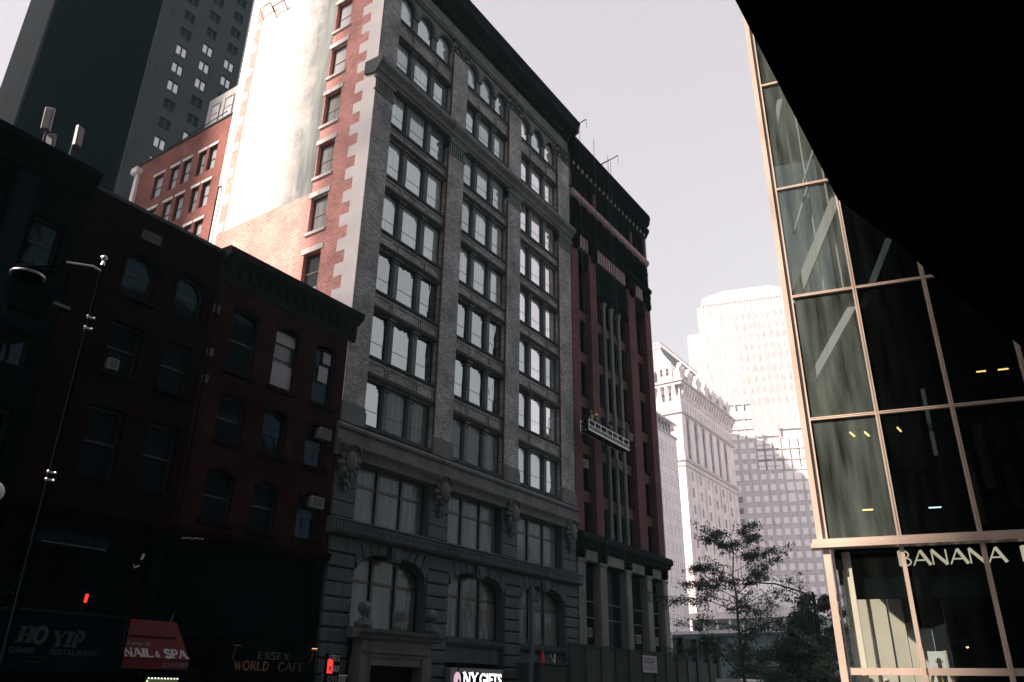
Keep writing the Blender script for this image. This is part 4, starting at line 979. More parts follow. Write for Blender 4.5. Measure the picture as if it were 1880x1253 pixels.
# ---- dark overhang above the camera
OV = thing('overhanging_building', 'black underside of the building that overhangs the pavement, upper right', 'building', (5, -15, 0))
poly = [(-60, 1.72), (11.95, 1.72), (12.3, 1.62), (13.8, 1.2), (15.7, 0.8), (20.6, -0.4), (22.5, -3), (22.5, -22), (-60, -22)]
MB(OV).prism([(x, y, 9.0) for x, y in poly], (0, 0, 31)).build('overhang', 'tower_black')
c = MB(OV)
for k in range(12): c.box(-50 + 6 * k, -49.8 + 6 * k, -21, 0.4, 8.97, 9.0)
c.build('soffit_joints', 'tower_black')
c = MB(OV)
for x, y in ((-12, -6), (2, -9), (14, -9)): c.lathe((x, y, 0), [(0.5, 0.14), (0.5, 9)], 20)
c.build('columns', 'tower_black')

# ============================================================ PEOPLE-SHAPED FIGURES
stone('skin', (0.5, 0.3, 0.22), 0.1, 5, 0.6, 0.05, streak=False); stone('mannequin_skin', (0.72, 0.5, 0.42), 0.05, 5, 0.35, 0.02, streak=False)
metal('gold_metal', (0.85, 0.55, 0.2), 0.25, 1.0); stone('work_cloth', (0.03, 0.035, 0.05), 0.2, 5, streak=False)
stone('hi_vis', (0.26, 0.3, 0.06), 0.1, 5, streak=False); stone('helmet_white', (0.8, 0.78, 0.8), 0.05, 5, 0.4, 0.02, streak=False)
stone('red_mat', (0.45, 0.02, 0.02), 0.1, 5, 0.5, 0.05, streak=False)
def figure(t, mat, pose='stand', name='body', head=True):
    """one continuous skinned body, height 1.75, facing local -y, feet at z=0"""
    J = {'pel': (0, 0, .95, .135, .10), 'waist': (0, 0, 1.08, .12, .09), 'chest': (0, -.01, 1.3, .15, .11), 'neckb': (0, 0, 1.46, .07, .065), 'neck': (0, -.01, 1.52, .05, .05),
         'jaw': (0, -.03, 1.58, .06, .075), 'head': (0, -.02, 1.66, .078, .095), 'top': (0, -.01, 1.74, .05, .06)}
    E_ = [('pel', 'waist'), ('waist', 'chest'), ('chest', 'neckb'), ('neckb', 'neck'), ('neck', 'jaw'), ('jaw', 'head'), ('head', 'top')]
    for s, nm in ((-1, 'l'), (1, 'r')):
        reach = pose == 'reach' or (pose == 'hip' and s == 1)
        J.update({'hip' + nm: (s * .09, 0, .88, .085, .085), 'knee' + nm: (s * .11, -.03, .48, .055, .055), 'ank' + nm: (s * .11, .01, .09, .038, .042), 'toe' + nm: (s * .13, -.14, .04, .035, .03),
                  'sh' + nm: (s * .18, 0, 1.41, .052, .052)})
        if pose == 'reach': J.update({'el' + nm: (s * .26, -.2, 1.22, .04, .04), 'wr' + nm: (s * .2, -.42, 1.3, .026, .026), 'ha' + nm: (s * .19, -.5, 1.33, .032, .02)})
        else: J.update({'el' + nm: (s * .27, .03, 1.14, .04, .04), 'wr' + nm: (s * .27, -.06, .9, .026, .026), 'ha' + nm: (s * .27, -.08, .82, .02, .032)})
        E_ += [('pel', 'hip' + nm), ('hip' + nm, 'knee' + nm), ('knee' + nm, 'ank' + nm), ('ank' + nm, 'toe' + nm), ('chest', 'sh' + nm), ('sh' + nm, 'el' + nm), ('el' + nm, 'wr' + nm), ('wr' + nm, 'ha' + nm)]
        hx, hy, hz = J['ha' + nm][:3]; wx, wy, wz = J['wr' + nm][:3]; d = Vector((hx - wx, hy - wy, hz - wz)).normalized()
        for f_ in range(5):
            off = (f_ - 2) * 0.013; L_ = (0.055, 0.075, 0.082, 0.076, 0.06)[f_]
            k1, k2 = 'f%d%s' % (f_, nm), 'g%d%s' % (f_, nm)
            o1 = Vector((hx + (off if pose == 'reach' else 0), hy + (0 if pose == 'reach' else off), hz)) + d * L_ * 0.6
            J[k1] = (*o1, .009, .009); J[k2] = (*(o1 + d * L_ * 0.6 + Vector((-s * 0.015, 0, 0))), .007, .007); E_ += [('ha' + nm, k1), (k1, k2)]
    names = list(J); idx = {n_: i for i, n_ in enumerate(names)}
    me = bpy.data.meshes.new(name); me.from_pydata([J[n_][:3] for n_ in names], [(idx[a], idx[b]) for a, b in E_], [])
    o = bpy.data.objects.new(name, me); COL.objects.link(o)
    sk = o.modifiers.new('skin', 'SKIN'); sk.use_smooth_shade = True
    for i, n_ in enumerate(names): me.skin_vertices[0].data[i].radius = J[n_][3:5]
    me.skin_vertices[0].data[idx['pel']].use_root = True
    sb = o.modifiers.new('sub', 'SUBSURF'); sb.levels = sb.render_levels = 1
    bpy.context.view_layer.update()
    em = bpy.data.meshes.new_from_object(o.evaluated_get(bpy.context.evaluated_depsgraph_get())); bpy.data.objects.remove(o); em.materials.clear(); em.materials.append(MATS[mat])
    em.polygons.foreach_set('use_smooth', [True] * len(em.polygons))
    b = bpy.data.objects.new(name, em); COL.objects.link(b); b.parent = t; return b
def face(t, mat='skin'):
    f = MB(off=ZERO).ball((0, -.115, 1.635), .012, .018, .02, 8, 6).ball((-.03, -.1, 1.66), .012, .008, .008, 8, 5).ball((.03, -.1, 1.66), .012, .008, .008, 8, 5).box(-.022, .022, -.108, -.1, 1.585, 1.595)
    f.ball((-.082, 0, 1.64), .012, .02, .03, 8, 5).ball((.082, 0, 1.64), .012, .02, .03, 8, 5).build('face_features', mat, t)
for u, y, hz, mt, lab in ((0.72, 0.55, 0.32, 'mannequin_skin', 'pale pink mannequin, left of the two bald heads in the store window'), (1.12, 0.5, 0.32, 'mannequin_skin', 'pale pink mannequin, right of the two bald heads in the store window'), (2.5, 0.55, 0.84, 'gold_metal', 'shiny gold mannequin standing before a white board')):
    p = Vector(GB.location) + Matrix.Rotation(GRZ, 4, 'Z') @ Vector((u, y, hz)); p.z = hz - 0.04
    t = thing('mannequin', lab, 'mannequin', p, GRZ + R_(-15), 'mannequins in the store window')
    figure(t, mt); face(t, mt)
    MB(off=ZERO).lathe((0, 0, 0), [(0.22, 0), (0.22, 0.02), (0.02, 0.03)], 16).build('stand', 'brace_white', t)
for q in (((0.25, 1.6), 0.28), ((2.1, 2.9), 0.8)):
    p = Vector(GB.location); t = thing('display_plinth', 'low dark plinth under the two pale mannequins' if q[1] < 0.5 else 'taller dark plinth under the gold mannequin', 'plinth', GB.location, GRZ)
    MB(off=ZERO).box(q[0][0], q[0][1], 0.2, 0.95, 0.165, q[1]).build('plinth_body', 'dark_iron', t); MB(off=ZERO).box(q[0][0] - .02, q[0][1] + .02, 0.18, 0.97, q[1] - 0.02, q[1]).build('plinth_top', 'grey_iron', t)
t = thing('display_board', 'tall white board behind the gold mannequin', 'board', GB.location, GRZ)
MB(off=ZERO).box(2.28, 2.72, 0.98, 1.02, 0.165, 2.72).build('board_panel', 'brace_white', t); MB(off=ZERO).box(2.7, 2.76, 0.97, 1.03, 0.165, 2.74).build('board_edge', 'pink_metal', t)
t = thing('display_lamp', 'round orange lantern beside the gold mannequin', 'lamp', Vector(GB.location) + Matrix.Rotation(GRZ, 4, 'Z') @ Vector((2.85, 0.7, 2.1)), GRZ)
MB(off=ZERO).ball((0, 0, 0), 0.09, 0.09, 0.13).build('shade', 'rust_edge', t); MB(off=ZERO).tube((0, 0, .1), (0, 0, 1.9), .006).build('cord', 'dark_frame', t)

# ============================================================ HANGING WORK PLATFORM
metal('white_rail', (0.7, 0.7, 0.72), 0.4, 0.3)
PX0, PX1, PY, PZ = 49.3, 55.9, 26.95, 19.15
PF = thing('hanging_work_platform', 'white railed work platform hanging in front of the ornate red building', 'platform', ((PX0 + PX1) / 2, PY, PZ))
c = MB(PF); c.box(PX0, PX1, PY - 0.35, PY + 0.35, PZ, PZ + 0.08).build('deck', 'dark_iron')
c = MB(PF)
for y in (PY - 0.36, PY + 0.36):
    c.tube((PX0, y, PZ + 0.05), (PX1, y, PZ + 0.05), 0.06); c.tube((PX0, y, PZ + 0.85), (PX1, y, PZ + 0.85), 0.03); c.tube((PX0, y, PZ + 0.45), (PX1, y, PZ + 0.45), 0.025)
    for k in range(8): x = PX0 + (PX1 - PX0) * k / 7; c.tube((x, y, PZ), (x, y, PZ + 0.85), 0.03)
    for k in range(7):
        x = PX0 + (PX1 - PX0) * k / 7; c.tube((x, y, PZ + 0.05), (x + (PX1 - PX0) / 7, y, PZ + 0.45), 0.018)
c.build('railing', 'white_rail')
MB(PF).box(PX0, PX1, PY - 0.40, PY - 0.37, PZ + 0.1, PZ + 0.36).build('toe_board', 'base_grey')
c = MB(PF)
for x in (PX0 + 0.35, PX1 - 0.35): c.box(x - 0.2, x + 0.2, PY - 0.2, PY + 0.2, PZ + 0.3, PZ + 0.75); c.path([(x, PY - 0.3, PZ), (x, PY - 0.3, PZ + 1.6), (x, PY, PZ + 1.85), (x, PY + 0.3, PZ + 1.6), (x, PY + 0.3, PZ)], 0.03)
c.build('hoist', 'dark_iron')
MB(PF).lathe((PX0 + 2.7, PY, PZ + 0.08), [(0.15, 0), (0.17, 0.35)], 12).box(PX1 - 1.9, PX1 - 1.3, PY - 0.25, PY + 0.2, PZ + 0.09, PZ + 0.5).build('bucket_and_box', 'dark_iron')
for i, (x, y, zt) in enumerate(((PX0 + 0.35, PY, 47.3), (PX1 - 0.35, PY, 47.3), (PX0 + 2.4, PY - 0.3, 47.2), (PX0 + 5.2, PY - 0.25, 47.2))):
    t = MB(off=(x, y, 0)).tube((x, y, PZ + (1.9 if i < 2 else -9)), (x + 0.1, y, zt), 0.022, n=5).build('suspension_rope', 'grey_iron', PF)
    t.location = (x - PF.location.x, y - PF.location.y, -PF.location.z)
for i, (x, lab) in enumerate(((50.0, 'roof davit arm on the ornate building, left of the two'), (56.2, 'roof davit arm on the ornate building, right of the two'))):
    t = thing('roof_davit', lab, 'davit', (x, 28.5, 47.1), 0, 'davit arms on the ornate roof')
    MB(off=ZERO).tube((0, 0, 0), (0, 0, 0.7), 0.05).tube((0, 0.6, 0.5), (0, -2.1, 1.0), 0.045).tube((0, -2.1, 1.0), (0, -2.1, 0.1), 0.02).build('arm', 'dark_iron', t)
    MB(off=ZERO).tube((0, 0, 0.7), (0, -1.2, 0.88), 0.03).box(-0.2, 0.2, 0.4, 0.8, 0.3, 0.6).build('brace', 'dark_iron', t)
for x, hm, ps, rz, lab in ((50.35, 'hi_vis', 'reach', 180, 'worker in a yellow helmet at the left end of the hanging platform'), (51.2, 'helmet_white', 'stand', 170, 'worker in a white helmet on the hanging platform'), (53.5, 'work_cloth', 'reach', 185, 'worker in dark clothes leaning near the middle of the hanging platform')):
    t = thing('person', lab, 'person', (x, PY, PZ + 0.085), R_(rz), 'workers on the hanging platform')
    figure(t, 'work_cloth' if hm != 'hi_vis' else 'work_cloth', ps); face(t)
    MB(off=ZERO).ball((0, -.02, 1.70), .115, .135, .1, 14, 8).lathe((0, -.03, 1.675), [(.15, 0), (.15, .012)], 16).build('helmet', hm, t, smooth=True)
    MB(off=ZERO).lathe((0, 0, 1.0), [(.16, 0), (.18, .25), (.17, .38), (.1, .45)], 14).build('vest', 'hi_vis' if hm == 'hi_vis' else 'base_grey', t, smooth=True)

# ============================================================ FAR BUILDINGS
stone('terracotta', (0.86, 0.80, 0.81), 0.14, 0.5, 0.8, 0.4)
stone('terracotta_trim', (0.62, 0.57, 0.58), 0.25, 1.5)
stone('slate_roof', (0.34, 0.36, 0.39), 0.15, 1.5)
stone('white_block', (0.86, 0.81, 0.83), 0.08, 0.5)
stone('far_grey', (0.66, 0.63, 0.655), 0.06, 0.3)
stone('far_white', (0.50, 0.455, 0.475), 0.04, 0.2)
stone('far_mark', (0.42, 0.39, 0.41), 0.05, 0.2)
stone('far_pane', (0.97, 0.92, 0.94), 0.06, 0.3, 0.5, 0.1, streak=False)
glass_mirror('far_pane_dark', (0.6, 0.65, 0.7), 0.25, 0.02, dark=(0.12, 0.12, 0.13))
TC = thing('terracotta_tower', 'ornate white terracotta office tower with a grey mansard roof and tall arched bays', 'building', (225, 90, 0))
x0, x1, y0, y1 = 203.5, 246.0, 80.0, 112.0
MB(TC).box(x0, x1, y0 + 0.6, y1, 0, 83.5).build('core_wall', 'terracotta')
xs = [206.6 + 6.1 * k for k in range(7)]
f = MB(TC)
for k, x in enumerate(xs[:6]): f.box(x + 2.6 - 0.0, x + 6.1, y0, y0 + 0.7, 61.5, 74.0)
f.box(x0, xs[0], y0, y0 + 0.7, 61.5, 74); f.box(xs[0] + 36.6 - 0.0, x1, y0, y0 + 0.7, 61.5, 74)
f.box(x0, x1, y0, y0 + 0.7, 74, 83.5).box(x0, x1, y0, y0 + 0.7, 0, 61.5)
f.build('street_wall', 'terracotta')
for k, x in enumerate(xs[:6]):
    window(TC, x + 1.3, y0 + 0.35, 61.8, 2.5, 12.0, 0, 'cross', 'terracotta_trim', 'far_pane_dark', fw=0.22, mull=1, trans=0.45, rise=1.2)
pair = [x - 0.9 for x in xs[:7]]
n = 0
for r in range(9):
    z = 55.5 - r * 4.6
    for k in range(7):
        for dx in ((0.0, 1.9) if k < 6 else (0.0,)):
            if n >= 88: break
            n += 1; window(TC, 205.6 + 6.1 * k + dx + 0.7, y0 - 0.1, z, 1.0, 2.6, 0, 'sash', 'terracotta_trim', 'far_pane_dark', fw=0.14)
b = MB(TC)
for z, p, hh in ((60.4, 0.5, 0.7), (61.2, 0.35, 0.3), (58.9, 0.3, 0.3), (74.4, 0.6, 0.5), (75.2, 0.3, 0.25), (82.6, 1.2, 0.9), (83.5, 1.6, 0.6)):
    b.box(x0 - p, x1 + p, y0 - p, y1, z, z + hh)
b.build('string_courses', 'terracotta_trim')
b = MB(TC)
for k in range(22):
    x = x0 + 0.7 + k * 1.93; b.prism([(x, y0, 79.0), (x, y0 - 1.3, 81.8), (x, y0 - 1.3, 82.6), (x, y0, 82.6)], (0.75, 0, 0)); b.ball((x + 1.3, y0 - 0.25, 80.2), 0.5, 0.35, 0.9, 6, 4)
for k in range(14):
    y = y0 + 1 + k * 2.2; b.prism([(x0, y, 79.0), (x0 - 1.3, y, 81.8), (x0 - 1.3, y, 82.6), (x0, y, 82.6)], (0, 0.8, 0))
b.build('bracket_cornice', 'terracotta')
for k in range(7):
    x = 205.6 + 6.1 * k; MB(TC).box(x - 0.35, x + 0.35, y0 - 0.35, y0, 20, 58.5).build('pier', 'terracotta')

b = MB(TC)
for k in range(22):
    x = x0 + 1.2 + k * 1.93; b.box(x, x + 0.8, y0 - 0.02, y0 + 0.1, 76.0, 78.4)
b.build('attic_openings', 'terracotta_trim')
for k in range(7):
    x = x0 + 1.5 + 6.4 * k; d_ = MB(TC)
    d_.box(x - 1.5, x + 1.5, y0 - 0.5, y0 + 4.5, 84.1, 87.4).prism([(x - 1.7, y0 - 0.6, 87.4), (x + 1.7, y0 - 0.6, 87.4), (x + 0.9, y0 - 0.6, 88.8), (x, y0 - 0.6, 90.2), (x - 0.9, y0 - 0.6, 88.8)], (0, 1.2, 0)).ball((x - 1.9, y0 - 0.4, 88.0), 0.45, 0.45, 1.3, 7, 5).ball((x + 1.9, y0 - 0.4, 88.0), 0.45, 0.45, 1.3, 7, 5)
    d_.build('dormer', 'terracotta'); window(TC, x, y0 - 0.52, 84.6, 1.2, 2.3, 0, 'sash', 'terracotta_trim', 'far_pane_dark', fw=0.15)
for k in range(4):
    y = y0 + 4 + 7 * k
    for z in (86.5, 78.2, 69, 64.5, 55, 50.4, 45.8, 41.2):
        for dy in (-1.0, 1.0):
            if z == 86.5: continue
            window(TC, x0 - 0.1, y + dy, z, 1.2, 2.6, R_(-90), 'sash', 'terracotta_trim', 'far_pane_dark', fw=0.15)
    d_ = MB(TC).box(x0 - 0.6, x0 + 4, y - 2.2, y + 2.2, 84, 89.6).prism([(x0 - 0.7, y - 2.4, 89.6), (x0 - 0.7, y + 2.4, 89.6), (x0 - 0.7, y + 1, 91.4), (x0 - 0.7, y, 93), (x0 - 0.7, y - 1, 91.4)], (1.2, 0, 0)); d_.build('gable', 'terracotta')
    for dy in (-0.9, 0.9): window(TC, x0 - 0.7, y + dy, 85.8, 1.2, 2.6, R_(-90), 'sash', 'terracotta_trim', 'far_pane_dark', fw=0.15, rise=0.5)
r = MB(TC)
r.add([(204.5, 81, 84), (246, 81, 84), (246, 111, 84), (204.5, 111, 84), (213, 89, 100), (243, 89, 100), (243, 104, 100), (213, 104, 100)],
      [(3, 2, 1, 0), (4, 5, 6, 7), (0, 1, 5, 4), (1, 2, 6, 5), (2, 3, 7, 6), (3, 0, 4, 7)])
for k in range(26):
    t_ = k / 25; r.tube((204.5 + 41.5 * t_, 81, 84.05), (213 + 30 * t_, 89, 100), 0.12, n=4); r.tube((204.5, 81 + 30 * t_, 84.05), (213, 89 + 15 * t_, 100), 0.12, n=4)
r.build('mansard_roof', 'slate_roof')
c = MB(TC); c.box(212.6, 243.4, 88.6, 104.4, 99.7, 100.3)
for k in range(31): c.box(212.7 + k, 212.95 + k, 88.6, 88.8, 100.3, 101.5)
for k in range(16): c.box(212.6, 212.8, 88.7 + k, 88.95 + k, 100.3, 101.5)
c.box(212.6, 243.4, 88.6, 88.8, 101.5, 101.7).box(212.6, 212.8, 88.6, 104.4, 101.5, 101.7)
c.build('roof_cresting', 'terracotta_trim')

WB = thing('white_slab_building', 'plain white building with rows of square windows, left of the terracotta tower', 'building', (160, 78, 0))
MB(WB).box(140, 173.6, 70, 86, 0, 57.0).build('wall', 'white_block')
MB(WB).box(139.9, 173.8, 69.7, 86, 57.0, 57.4).build('coping', 'terracotta_trim')
n = 0
for r_ in range(13):
    for k in range(6):
        n += 1; window(WB, 172.0 - k * 2.1, 69.92, 52.6 - r_ * 3.8, 1.2, 2.0, 0, 'sash', 'far_grey', 'far_pane', fw=0.12)
MB(WB).box(150, 172.5, 71, 80, 57.4, 60.6).build('penthouse', 'far_pane_dark'); MB(WB).box(149.5, 174.2, 69.8, 81, 60.6, 61.0).build('penthouse_roof', 'white_block')
c = MB(WB)
for k in range(6): c.box(172.3 - k * 1.8, 172.5 - k * 1.8, 70.8, 71, 57.4, 60.6)
c.build('penthouse_mullions', 'white_block')

def GRID(ang): return R_(ang - 180)
# stepped office block with a grid of windows
WA = 108.0 - 180.0
WM = thing('stepped_grid_office', 'stepped grey office block with a grid of bright square windows', 'building', (262.3, 86.8, 0), R_(WA))
def WL(): return MB(WM, ZERO)
WL().box(-8, 9.2, 0.35, 30, 0, 83).box(9.2, 30, 0.35, 30, 0, 71.4).box(9.4, 16.2, 0.9, 30, 71.4, 83.2).box(16.4, 60, 0.9, 30, 71.3, 85.5).box(-8, 9.0, 0.6, 28, 83, 95).box(30, 60, 0.35, 30, 0, 60).build('wall', 'far_grey')
cells = []
k0 = 0
for r_ in range(21):
    z = 91.0 - 3.72 * r_
    for k in range(14):
        u = -6.2 + 2.78 * k
        if u < 9 - 1: thin = z > 82
        elif u < 16.5: thin = z > 71; 
        else: thin = z > 60 and u > 16.5
        if (u >= 8 and z > 82) or z < 12: continue
        cells.append((u, z, thin))
cells.sort(key=lambda q: -q[1])
for i, (u, z, thin) in enumerate(cells[:98]):
    s_ = 1.12 if thin else 0.78
    dark = (u < 4 and 50 < z < 62) 
    WL().box(u - s_, u + s_, 0.2 if not thin else 0.15, 0.5, z - s_ * 1.25, z + s_ * 1.25).build('window', 'far_pane_dark' if dark else 'far_pane')
st_ = WL(); sd_ = WL()
for (u, z, thin) in cells[98:]:
    s_ = 0.8; dark = u < 4 or (u < 10 and z < 45); (sd_ if dark else st_).box(u - s_, u + s_, 0.2, 0.5, z - s_ * 1.25, z + s_ * 1.25)
o = st_.build('windows', 'far_pane'); o['kind'] = 'stuff'; o = sd_.build('windows', 'far_pane_dark'); o['kind'] = 'stuff'
c = WL()
for k in range(7):
    for (ua, ub, zt) in ((-8, 9.0, 95.6), (9.4, 16.2, 84), (16.4, 30, 86)):
        u = -7.6 + 2.78 * k
        while u < ua: u += 2.78
        if u < ub: c.box(u - 0.17, u + 0.17, 0.0, 0.4, 71 if ua > 0 else 83, zt + 0.7)
for q in range(4):
    c.box(-8, 9.2, 0.05, 0.4, 95.1 - 3.72 * q, 95.5 - 3.72 * q); c.box(9.3, 16.3, 0.05, 0.4, 83.2 - 3.72 * q, 83.55 - 3.72 * q)
for q in range(5): c.box(16.4, 30, 0.05, 0.4, 85.4 - 3.72 * q, 85.7 - 3.72 * q)
c.build('grid_frame', 'far_grey')

FT = thing('domed_far_tower', 'tall pale tower with a chamfered dome lost in bright haze', 'tower', (388.6, 145.1, 0), R_(105.0 - 180.0))
def FL(): return MB(FT, ZERO)
FL().box(6, 64, 0, 55, 0, 200.5).box(-1, 6, 3, 52, 0, 186).build('wall', 'far_white')
def frust(mb_, a, b, za, zb):
    mb_.add([(a[0], a[2], za), (a[1], a[2], za), (a[1], a[3], za), (a[0], a[3], za), (b[0], b[2], zb), (b[1], b[2], zb), (b[1], b[3], zb), (b[0], b[3], zb)], [(3, 2, 1, 0), (4, 5, 6, 7), (0, 1, 5, 4), (1, 2, 6, 5), (2, 3, 7, 6), (3, 0, 4, 7)])
c = FL(); frust(c, (8.5, 55, 0.6, 50), (9.5, 54, 1.5, 49), 202, 207); frust(c, (9.5, 54, 1.5, 49), (20, 46, 11, 41), 207, 214.5); c.build('dome', 'far_white')
c = FL()
for k in range(30): c.box(8.5 + 1.6 * k, 9.3 + 1.6 * k, 0.2, 0.8, 200.6, 202)
c.build('dome_colonnade', 'terracotta_trim'); FL().box(8, 56, 0.9, 50, 200.5, 202).build('dome_base', 'far_mark')
for r_ in range(9):
    for k in range(10):
        u = 26 + 3.4 * k; z = 190 - 6.2 * r_; FL().box(u, u + 1.7, -0.05, 0.3, z, z + 3.6).build('window', 'far_mark')

# low domed glass hall beyond the trees
stone('hall_white', (0.8, 0.76, 0.78), 0.08, 0.5); stone('hall_grey', (0.20, 0.24, 0.25), 0.3, 0.6); stone('hall_teal', (0.16, 0.24, 0.25), 0.25, 0.5)
H = thing('domed_hall', 'low hall with a white barrel dome behind the trees', 'building', (188, 55, 0))
MB(H).box(180, 205, 44, 72, 0, 16.5).build('wall', 'hall_grey')
d_ = MB(H); prof = [(8.9, 0), (8.7, 1.6), (7.9, 3.4), (6.4, 5.0), (4.2, 6.2), (1.8, 6.8), (0.05, 7.0)]; d_.lathe((187, 55.5, 17.9), prof, 28); d_.build('dome', 'hall_white', smooth=True)
c = MB(H); c.box(179, 206, 43.5, 72.5, 16.5, 17.9)
for k in range(9): c.box(179.8, 180.0, 45 + 3 * k, 45.4 + 3 * k, 6, 16.3)
c.build('eaves', 'hall_white')
for k in range(8): MB(H).box(179.7, 179.95, 45.6 + 3 * k, 47.6 + 3 * k, 7, 13.5).build('window', 'hall_teal')
H2 = thing('teal_kiosk_building', 'low blue green building with a flat white roof behind the iron fence', 'building', (120, 45, 0))
MB(H2).box(112, 150, 30, 48, 0, 9.0).build('wall', 'hall_teal'); MB(H2).box(111.3, 151, 29.3, 49, 9.0, 9.4).build('roof', 'hall_white')
c = MB(H2)
for k in range(9): c.box(111.8, 112, 30.6 + 2 * k, 30.9 + 2 * k, 0, 9.0)
c.build('wall_ribs', 'hall_grey')

# ============================================================ FENCE, HOARDING, STREET THINGS
stone('plywood_dark', (0.022, 0.028, 0.030), 0.3, 2); stone('plywood_dark2', (0.035, 0.042, 0.045), 0.3, 2)
FN = thing('iron_fence', 'black iron railing between dark brick pillars beside the stone columned building', 'fence', (73, 30, 0))
MB(FN).box(65.4, 81, 29.9, 30.1, 0.14, 4.15).build('base_wall', 'plywood_dark2')
for x in (71.9, 75.2, 78.2, 80.6): MB(FN).box(x - 0.3, x + 0.3, 29.75, 30.25, 0.14, 6.0).box(x - 0.36, x + 0.36, 29.7, 30.3, 6.0, 6.12).build('pillar', 'plywood_dark')
MB(FN).box(66.2, 68.6, 29.95, 30.05, 4.15, 5.3).build('dark_panel', 'plywood_dark')
c = MB(FN); c.box(65.4, 80.6, 29.97, 30.03, 5.85, 5.9).box(65.4, 80.6, 29.97, 30.03, 4.25, 4.3); x = 65.5
while x < 80.5: c.box(x, x + 0.05, 29.98, 30.02, 4.15, 6.05); x += 0.24
c.build('railing', 'dark_iron')
HD = thing('site_hoarding', 'dark plywood hoarding with a pale notice along the foot of the stone columns', 'hoarding', (53, 25.6, 0))
for k in range(9):
    xa = 44.0 + 2.0 * k; MB(HD).box(xa + 0.01, xa + 1.98, 25.5 + 0.02 * (k % 2), 25.56 + 0.02 * (k % 2), 0.14, 4.12 - 0.02 * (k % 3)).build('plywood_panel', 'plywood_dark2' if k % 3 else 'plywood_dark')
c = MB(HD)
for k in range(10): c.box(43.95 + 2 * k, 44.05 + 2 * k, 25.42, 25.5, 0.14, 4.2)
c.box(43.95, 62.05, 25.44, 25.6, 4.13, 4.22); c.build('battens', 'plywood_dark')
stone('notice_paper', (0.42, 0.44, 0.46), 0.08, 4, streak=False)
nt_ = thing('site_notice', 'pale printed notice fixed to the dark hoarding', 'notice', (55.1, 25.42, 2.8))
MB(off=ZERO).box(-1.15, 1.15, -0.02, 0, 0, 1.1).build('notice_board', 'notice_paper', nt_)
c = MB(off=ZERO); random.seed(3)
for k in range(7):
    zz_ = 0.96 - 0.125 * k; hh = 0.07 if k in (0, 2) else 0.04
    x = -0.98
    while x < 0.8:
        wd_ = random.uniform(0.08, 0.3); c.box(x, min(x + wd_, 0.95), -0.025, -0.02, zz_ - hh, zz_); x += wd_ + 0.06
    if k == 1: c.box(-1.14, 1.14, -0.026, -0.02, zz_ - 0.09, zz_ - 0.07)
c.build('printing', 'ac_dark', nt_)
SB = thing('scaffold_box', 'dark site box that carries the red cone', 'site box', (42.5, 26.2, 0))
MB(SB).box(40.9, 44.0, 25.6, 27.2, 0.14, 2.95).build('box_body', 'plywood_dark'); MB(SB).box(40.8, 44.0, 25.5, 27.3, 2.95, 3.02).build('box_top', 'plywood_dark2')
t = thing('traffic_cone', 'red traffic cone standing on the dark site box', 'cone', (41.9, 26.1, 3.02))
MB(off=ZERO).lathe((0, 0, 0), [(0.17, 0.03), (0.05, 0.66), (0.035, 0.68)], 16).build('cone_body', 'red_mat', t, smooth=False); MB(off=ZERO).box(-0.24, 0.24, -0.24, 0.24, 0, 0.035).build('cone_base', 'red_mat', t)
t = thing('bent_pipe', 'thin pale bent pipe standing on the dark site box', 'pipe', (43.3, 26.1, 3.02)); MB(off=ZERO).path([(-0.5, 0, 0.5), (-0.1, 0, 0.1), (0, 0, 0.05), (0.02, 0, 0.6)], 0.025).build('pipe_body', 'white_rail', t); MB(off=ZERO).lathe((0, 0, 0), [(0.08, 0), (0.08, 0.05)], 10).build('foot', 'dark_iron', t)
PO = thing('signal_pole', 'square steel pole in front of the third arch with cables to the ground', 'pole', (40.6, 26, 0))
stone('pole_teal', (0.05, 0.065, 0.075), 0.2, 3, 0.6)
MB(PO).box(40.5, 40.72, 25.9, 26.1, 0.14, 7.1).build('post', 'pole_teal'); MB(PO).box(40.42, 40.8, 25.85, 26.15, 0.14, 0.5).build('foot', 'pole_teal')
MB(PO).path([(40.6, 25.9, 4.2), (40.2, 25.7, 3), (39.6, 25.4, 0.2)], 0.02).path([(40.6, 25.9, 4.2), (39.9, 25.5, 3.8), (39.0, 25.2, 0.2)], 0.02).box(39.2, 42.4, 26.0, 26.08, 4.15, 4.22).build('cables', 'pole_teal')
c = MB(PO)
for k in range(14): c.ball((40.85 + random.uniform(-.15, .3), 25.9 + random.uniform(-.1, .1), 6.6 + random.uniform(-.25, .2)), 0.07, n=5, m=4)
c.build('wire_coil', 'pole_teal')

# left street lamp
stone('lamp_steel', (0.004, 0.006, 0.007), 0.2, 3, 0.6); metal('chrome', (0.5, 0.5, 0.53), 0.3, 0.9)
LP = thing('street_lamp', 'tall dark street lamp with a curved arm and round hood at the left', 'street lamp', (7.5, 16, 0))
MB(LP).tube((7.5, 16, 0.14), (7.5, 16, 10.0), 0.048, 0.028, 10).tube((7.5, 16, 0.14), (7.5, 16, 1.1), 0.14, 0.1, 10).build('pole', 'lamp_steel')
MB(LP).tube((7.5, 16, 10.0), (7.5, 16, 10.12), 0.05, 0.02).ball((7.48, 15.97, 10.16), 0.07, n=10).build('finial', 'chrome')
MB(LP).path([(7.5, 16, 9.85), (7.3, 16, 9.88), (6.75, 16, 9.72)], 0.028, n=8).build('arm', 'chrome'); MB(LP).path([(6.75, 16, 9.72), (6.4, 16, 9.45), (6.2, 16, 9.35)], 0.028, n=8).path([(7.4, 16, 9.8), (6.9, 16, 9.5), (6.25, 16, 9.33)], 0.008, n=6).build('brace_rod', 'lamp_steel')
